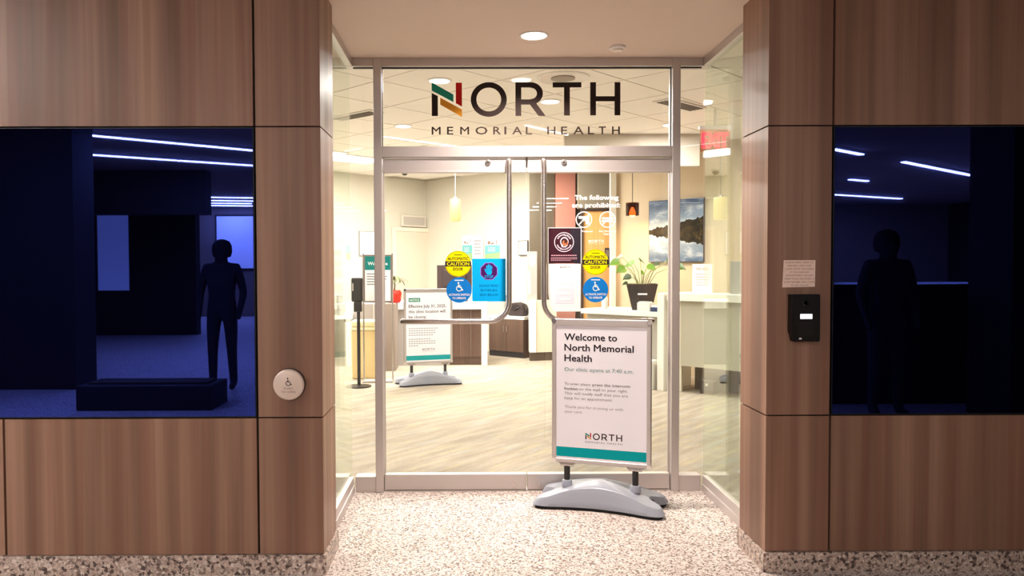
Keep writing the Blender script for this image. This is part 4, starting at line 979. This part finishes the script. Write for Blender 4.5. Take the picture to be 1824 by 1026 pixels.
for lb, q_ in (('first linear light across the concourse on the left', (-4.95, -2.99, -3.16, -4.34)), ('second linear light across the concourse on the left', (-5.80, -4.70, -3.63, -6.01)),
               ('short linear light to the right behind the viewer', (5.45, -4.29, 6.18, -4.86)), ('long linear light far right behind the viewer', (7.31, -5.70, 10.16, -7.96)),
               ('short linear light further back on the right', (7.72, -8.3, 8.25, -8.6)), ('long linear light deep in the concourse on the right', (8.89, -11.51, 11.35, -12.78)),
               ('linear light just behind and left of the viewer', (-1.12, -.48, .36, -1.76)), ('short linear light above the viewer', (.71, .33, 1.33, -.38)),
               ('linear light near the left wall beside the viewer', (-5.2, 1.9, -3.7, .7)), ('second added unseen linear lamp near the left wall beside the viewer', (-5.9, .9, -4.4, -.3)), ('third added unseen linear lamp near the left wall beside the viewer', (-4.4, 2.4, -3.2, 1.5)), ('first of four linear lights deep in the concourse', (-6.9, -11.8, -5.3, -12.1)), ('second of four linear lights deep in the concourse', (-7.2, -12.7, -5.6, -13.0)),  # the three near the left wall are added to brighten the walnut there
               ('third of four linear lights deep in the concourse', (-7.5, -13.5, -5.9, -13.8)), ('fourth of four linear lights deep in the concourse', (-7.7, -14.3, -6.1, -14.6))):
    fixture(lb, *q_, **({'hw_': .022} if 'viewer' in lb and ('just behind' in lb or 'above' in lb) else {}))
for nm, x0, x1 in (('left of centre', -3.4, -2.5), ('right of centre', 1.9, 2.6), ('further right', 5.3, 6.7)):
    for no, y in zip(('first', 'second', 'third', 'fourth'), (-9.8, -11.2, -12.5, -13.8)):
        fixture('%s linear light of the deep row %s behind the viewer' % (no, nm), x0, y, x1, y-.05)
struct(B().box(4.86, 8, -.3, .3, 0, MH-.002).obj('wall_pier', DARKM), 'dark pier to the right behind the viewer')
struct(B().box(-8.95, -5.75, -9.3, -9.05, 0, MH-.002).obj('wall_shopfront', DARKM), 'dark shopfront wall across the concourse')
t = thing('concourse_kiosk', 'dark closed kiosk to the right behind the viewer', 'kiosk', (6.2, -1.2, .001))
B().box(-3.0, 3.0, -.45, .45, 0, 1.18).obj('body', DARKM, t, bevel=.01); B().box(-3.05, 3.05, -.5, .5, 1.1805, 1.24).obj('counter_top', BLACK, t, bevel=.008)
SF = [(-7.85, -7.1, 2.6), (-7.3, -6.15, 2.95)]
for i, (x0, x1, zt_) in enumerate(SF):
    t = thing('lit_shop_window', ('tall lit shop window in the dark shopfront wall', 'lit shop window deep in the concourse near the middle')[i], 'window', ((x0+x1)/2, (-9.049, -14.99)[i], (.9, 1.35)[i]))
    hw = (x1-x0)/2
    B().box(-hw, hw, 0, .03, 0, zt_-(.9, 1.35)[i]).obj('frame', DARKM, t); B().box(-hw+.05, hw-.05, .0305, .035, .05, zt_-(.9, 1.35)[i]-.05).obj('pane', mat('shop_glow', (1, 1, 1), emit=(1, .95, .9), estr=.55), t)
t = thing('concourse_planter', 'long dark planter box across the concourse', 'planter', (-3.25, -.8, 0.001), 0)
B().box(-.68, .68, -.25, .25, 0, .25).obj('box', DARKM, t, bevel=.01); B().box(-.6, .6, -.15, .15, .2505, .27).obj('soil', mat('soil'), t)

def person(label, x, y, rz, hgt):
    t = thing('person', label, 'person', (x, y, .001), rz, 'people standing behind the viewpoint')
    k_ = hgt/1.75
    J = {'pel': (0, 0, .96, .15, .11), 'wai': (0, 0, 1.10, .14, .10), 'che': (0, .01, 1.30, .20, .13), 'nek': (0, 0, 1.47, .065, .07),
         'hd1': (0, -.015, 1.56, .082, .10), 'hd2': (0, -.01, 1.665, .082, .098)}
    E_ = [('pel', 'wai'), ('wai', 'che'), ('che', 'nek'), ('nek', 'hd1'), ('hd1', 'hd2')]
    for s_, sn in ((-1, 'l'), (1, 'r')):
        J['sh'+sn] = (s_*.18, .0, 1.41, .062, .062); J['el'+sn] = (s_*.25, .01, 1.13, .046, .046); J['wr'+sn] = (s_*.23, -.10, .90, .033, .033); J['ha'+sn] = (s_*.225, -.13, .82, .035, .022)
        J['hp'+sn] = (s_*.095, 0, .88, .095, .095); J['kn'+sn] = (s_*.11, -.01, .48, .062, .062); J['an'+sn] = (s_*.12, .02, .08, .046, .046); J['to'+sn] = (s_*.135, -.13, .035, .040, .030)
        E_ += [('che', 'sh'+sn), ('sh'+sn, 'el'+sn), ('el'+sn, 'wr'+sn), ('wr'+sn, 'ha'+sn), ('pel', 'hp'+sn), ('hp'+sn, 'kn'+sn), ('kn'+sn, 'an'+sn), ('an'+sn, 'to'+sn)]
    K = list(J); me = bpy.data.meshes.new('body'); me.from_pydata([tuple(c*k_ for c in J[q][:3]) for q in K], [(K.index(a), K.index(b)) for a, b in E_], [])
    o = bpy.data.objects.new('body', me); COL.objects.link(o); o.parent = t; me.materials.append(mat('dark_clothing', srgb=(34, 32, 38), rough=.9))
    sk = o.modifiers.new('skin', 'SKIN')
    if not me.skin_vertices: me.attributes.new('skin', 'FLOAT', 'POINT')
    for i, q in enumerate(K):
        v = me.skin_vertices[0].data[i]; v.radius = (J[q][3]*k_, J[q][4]*k_); v.use_root = (q == 'pel')
    su = o.modifiers.new('sub', 'SUBSURF'); su.levels = 1; su.render_levels = 2
    B().lathe([(.03, .0), (.098, .02), (.115, .08), (.11, .15), (.085, .20), (.03, .225)], (0, .022*k_, 1.52*k_), 20).obj('hair', mat('dark_hair', srgb=(28, 22, 20), rough=.8), t, smooth=True)
try:
    person('person in dark clothes standing far left behind the viewer', -2.88, -1.86, PI, 1.77)
    person('person in dark clothes standing to the right of the viewer', 3.94, -.06, PI, 1.78)
except Exception as ex:
    print('person failed', ex)
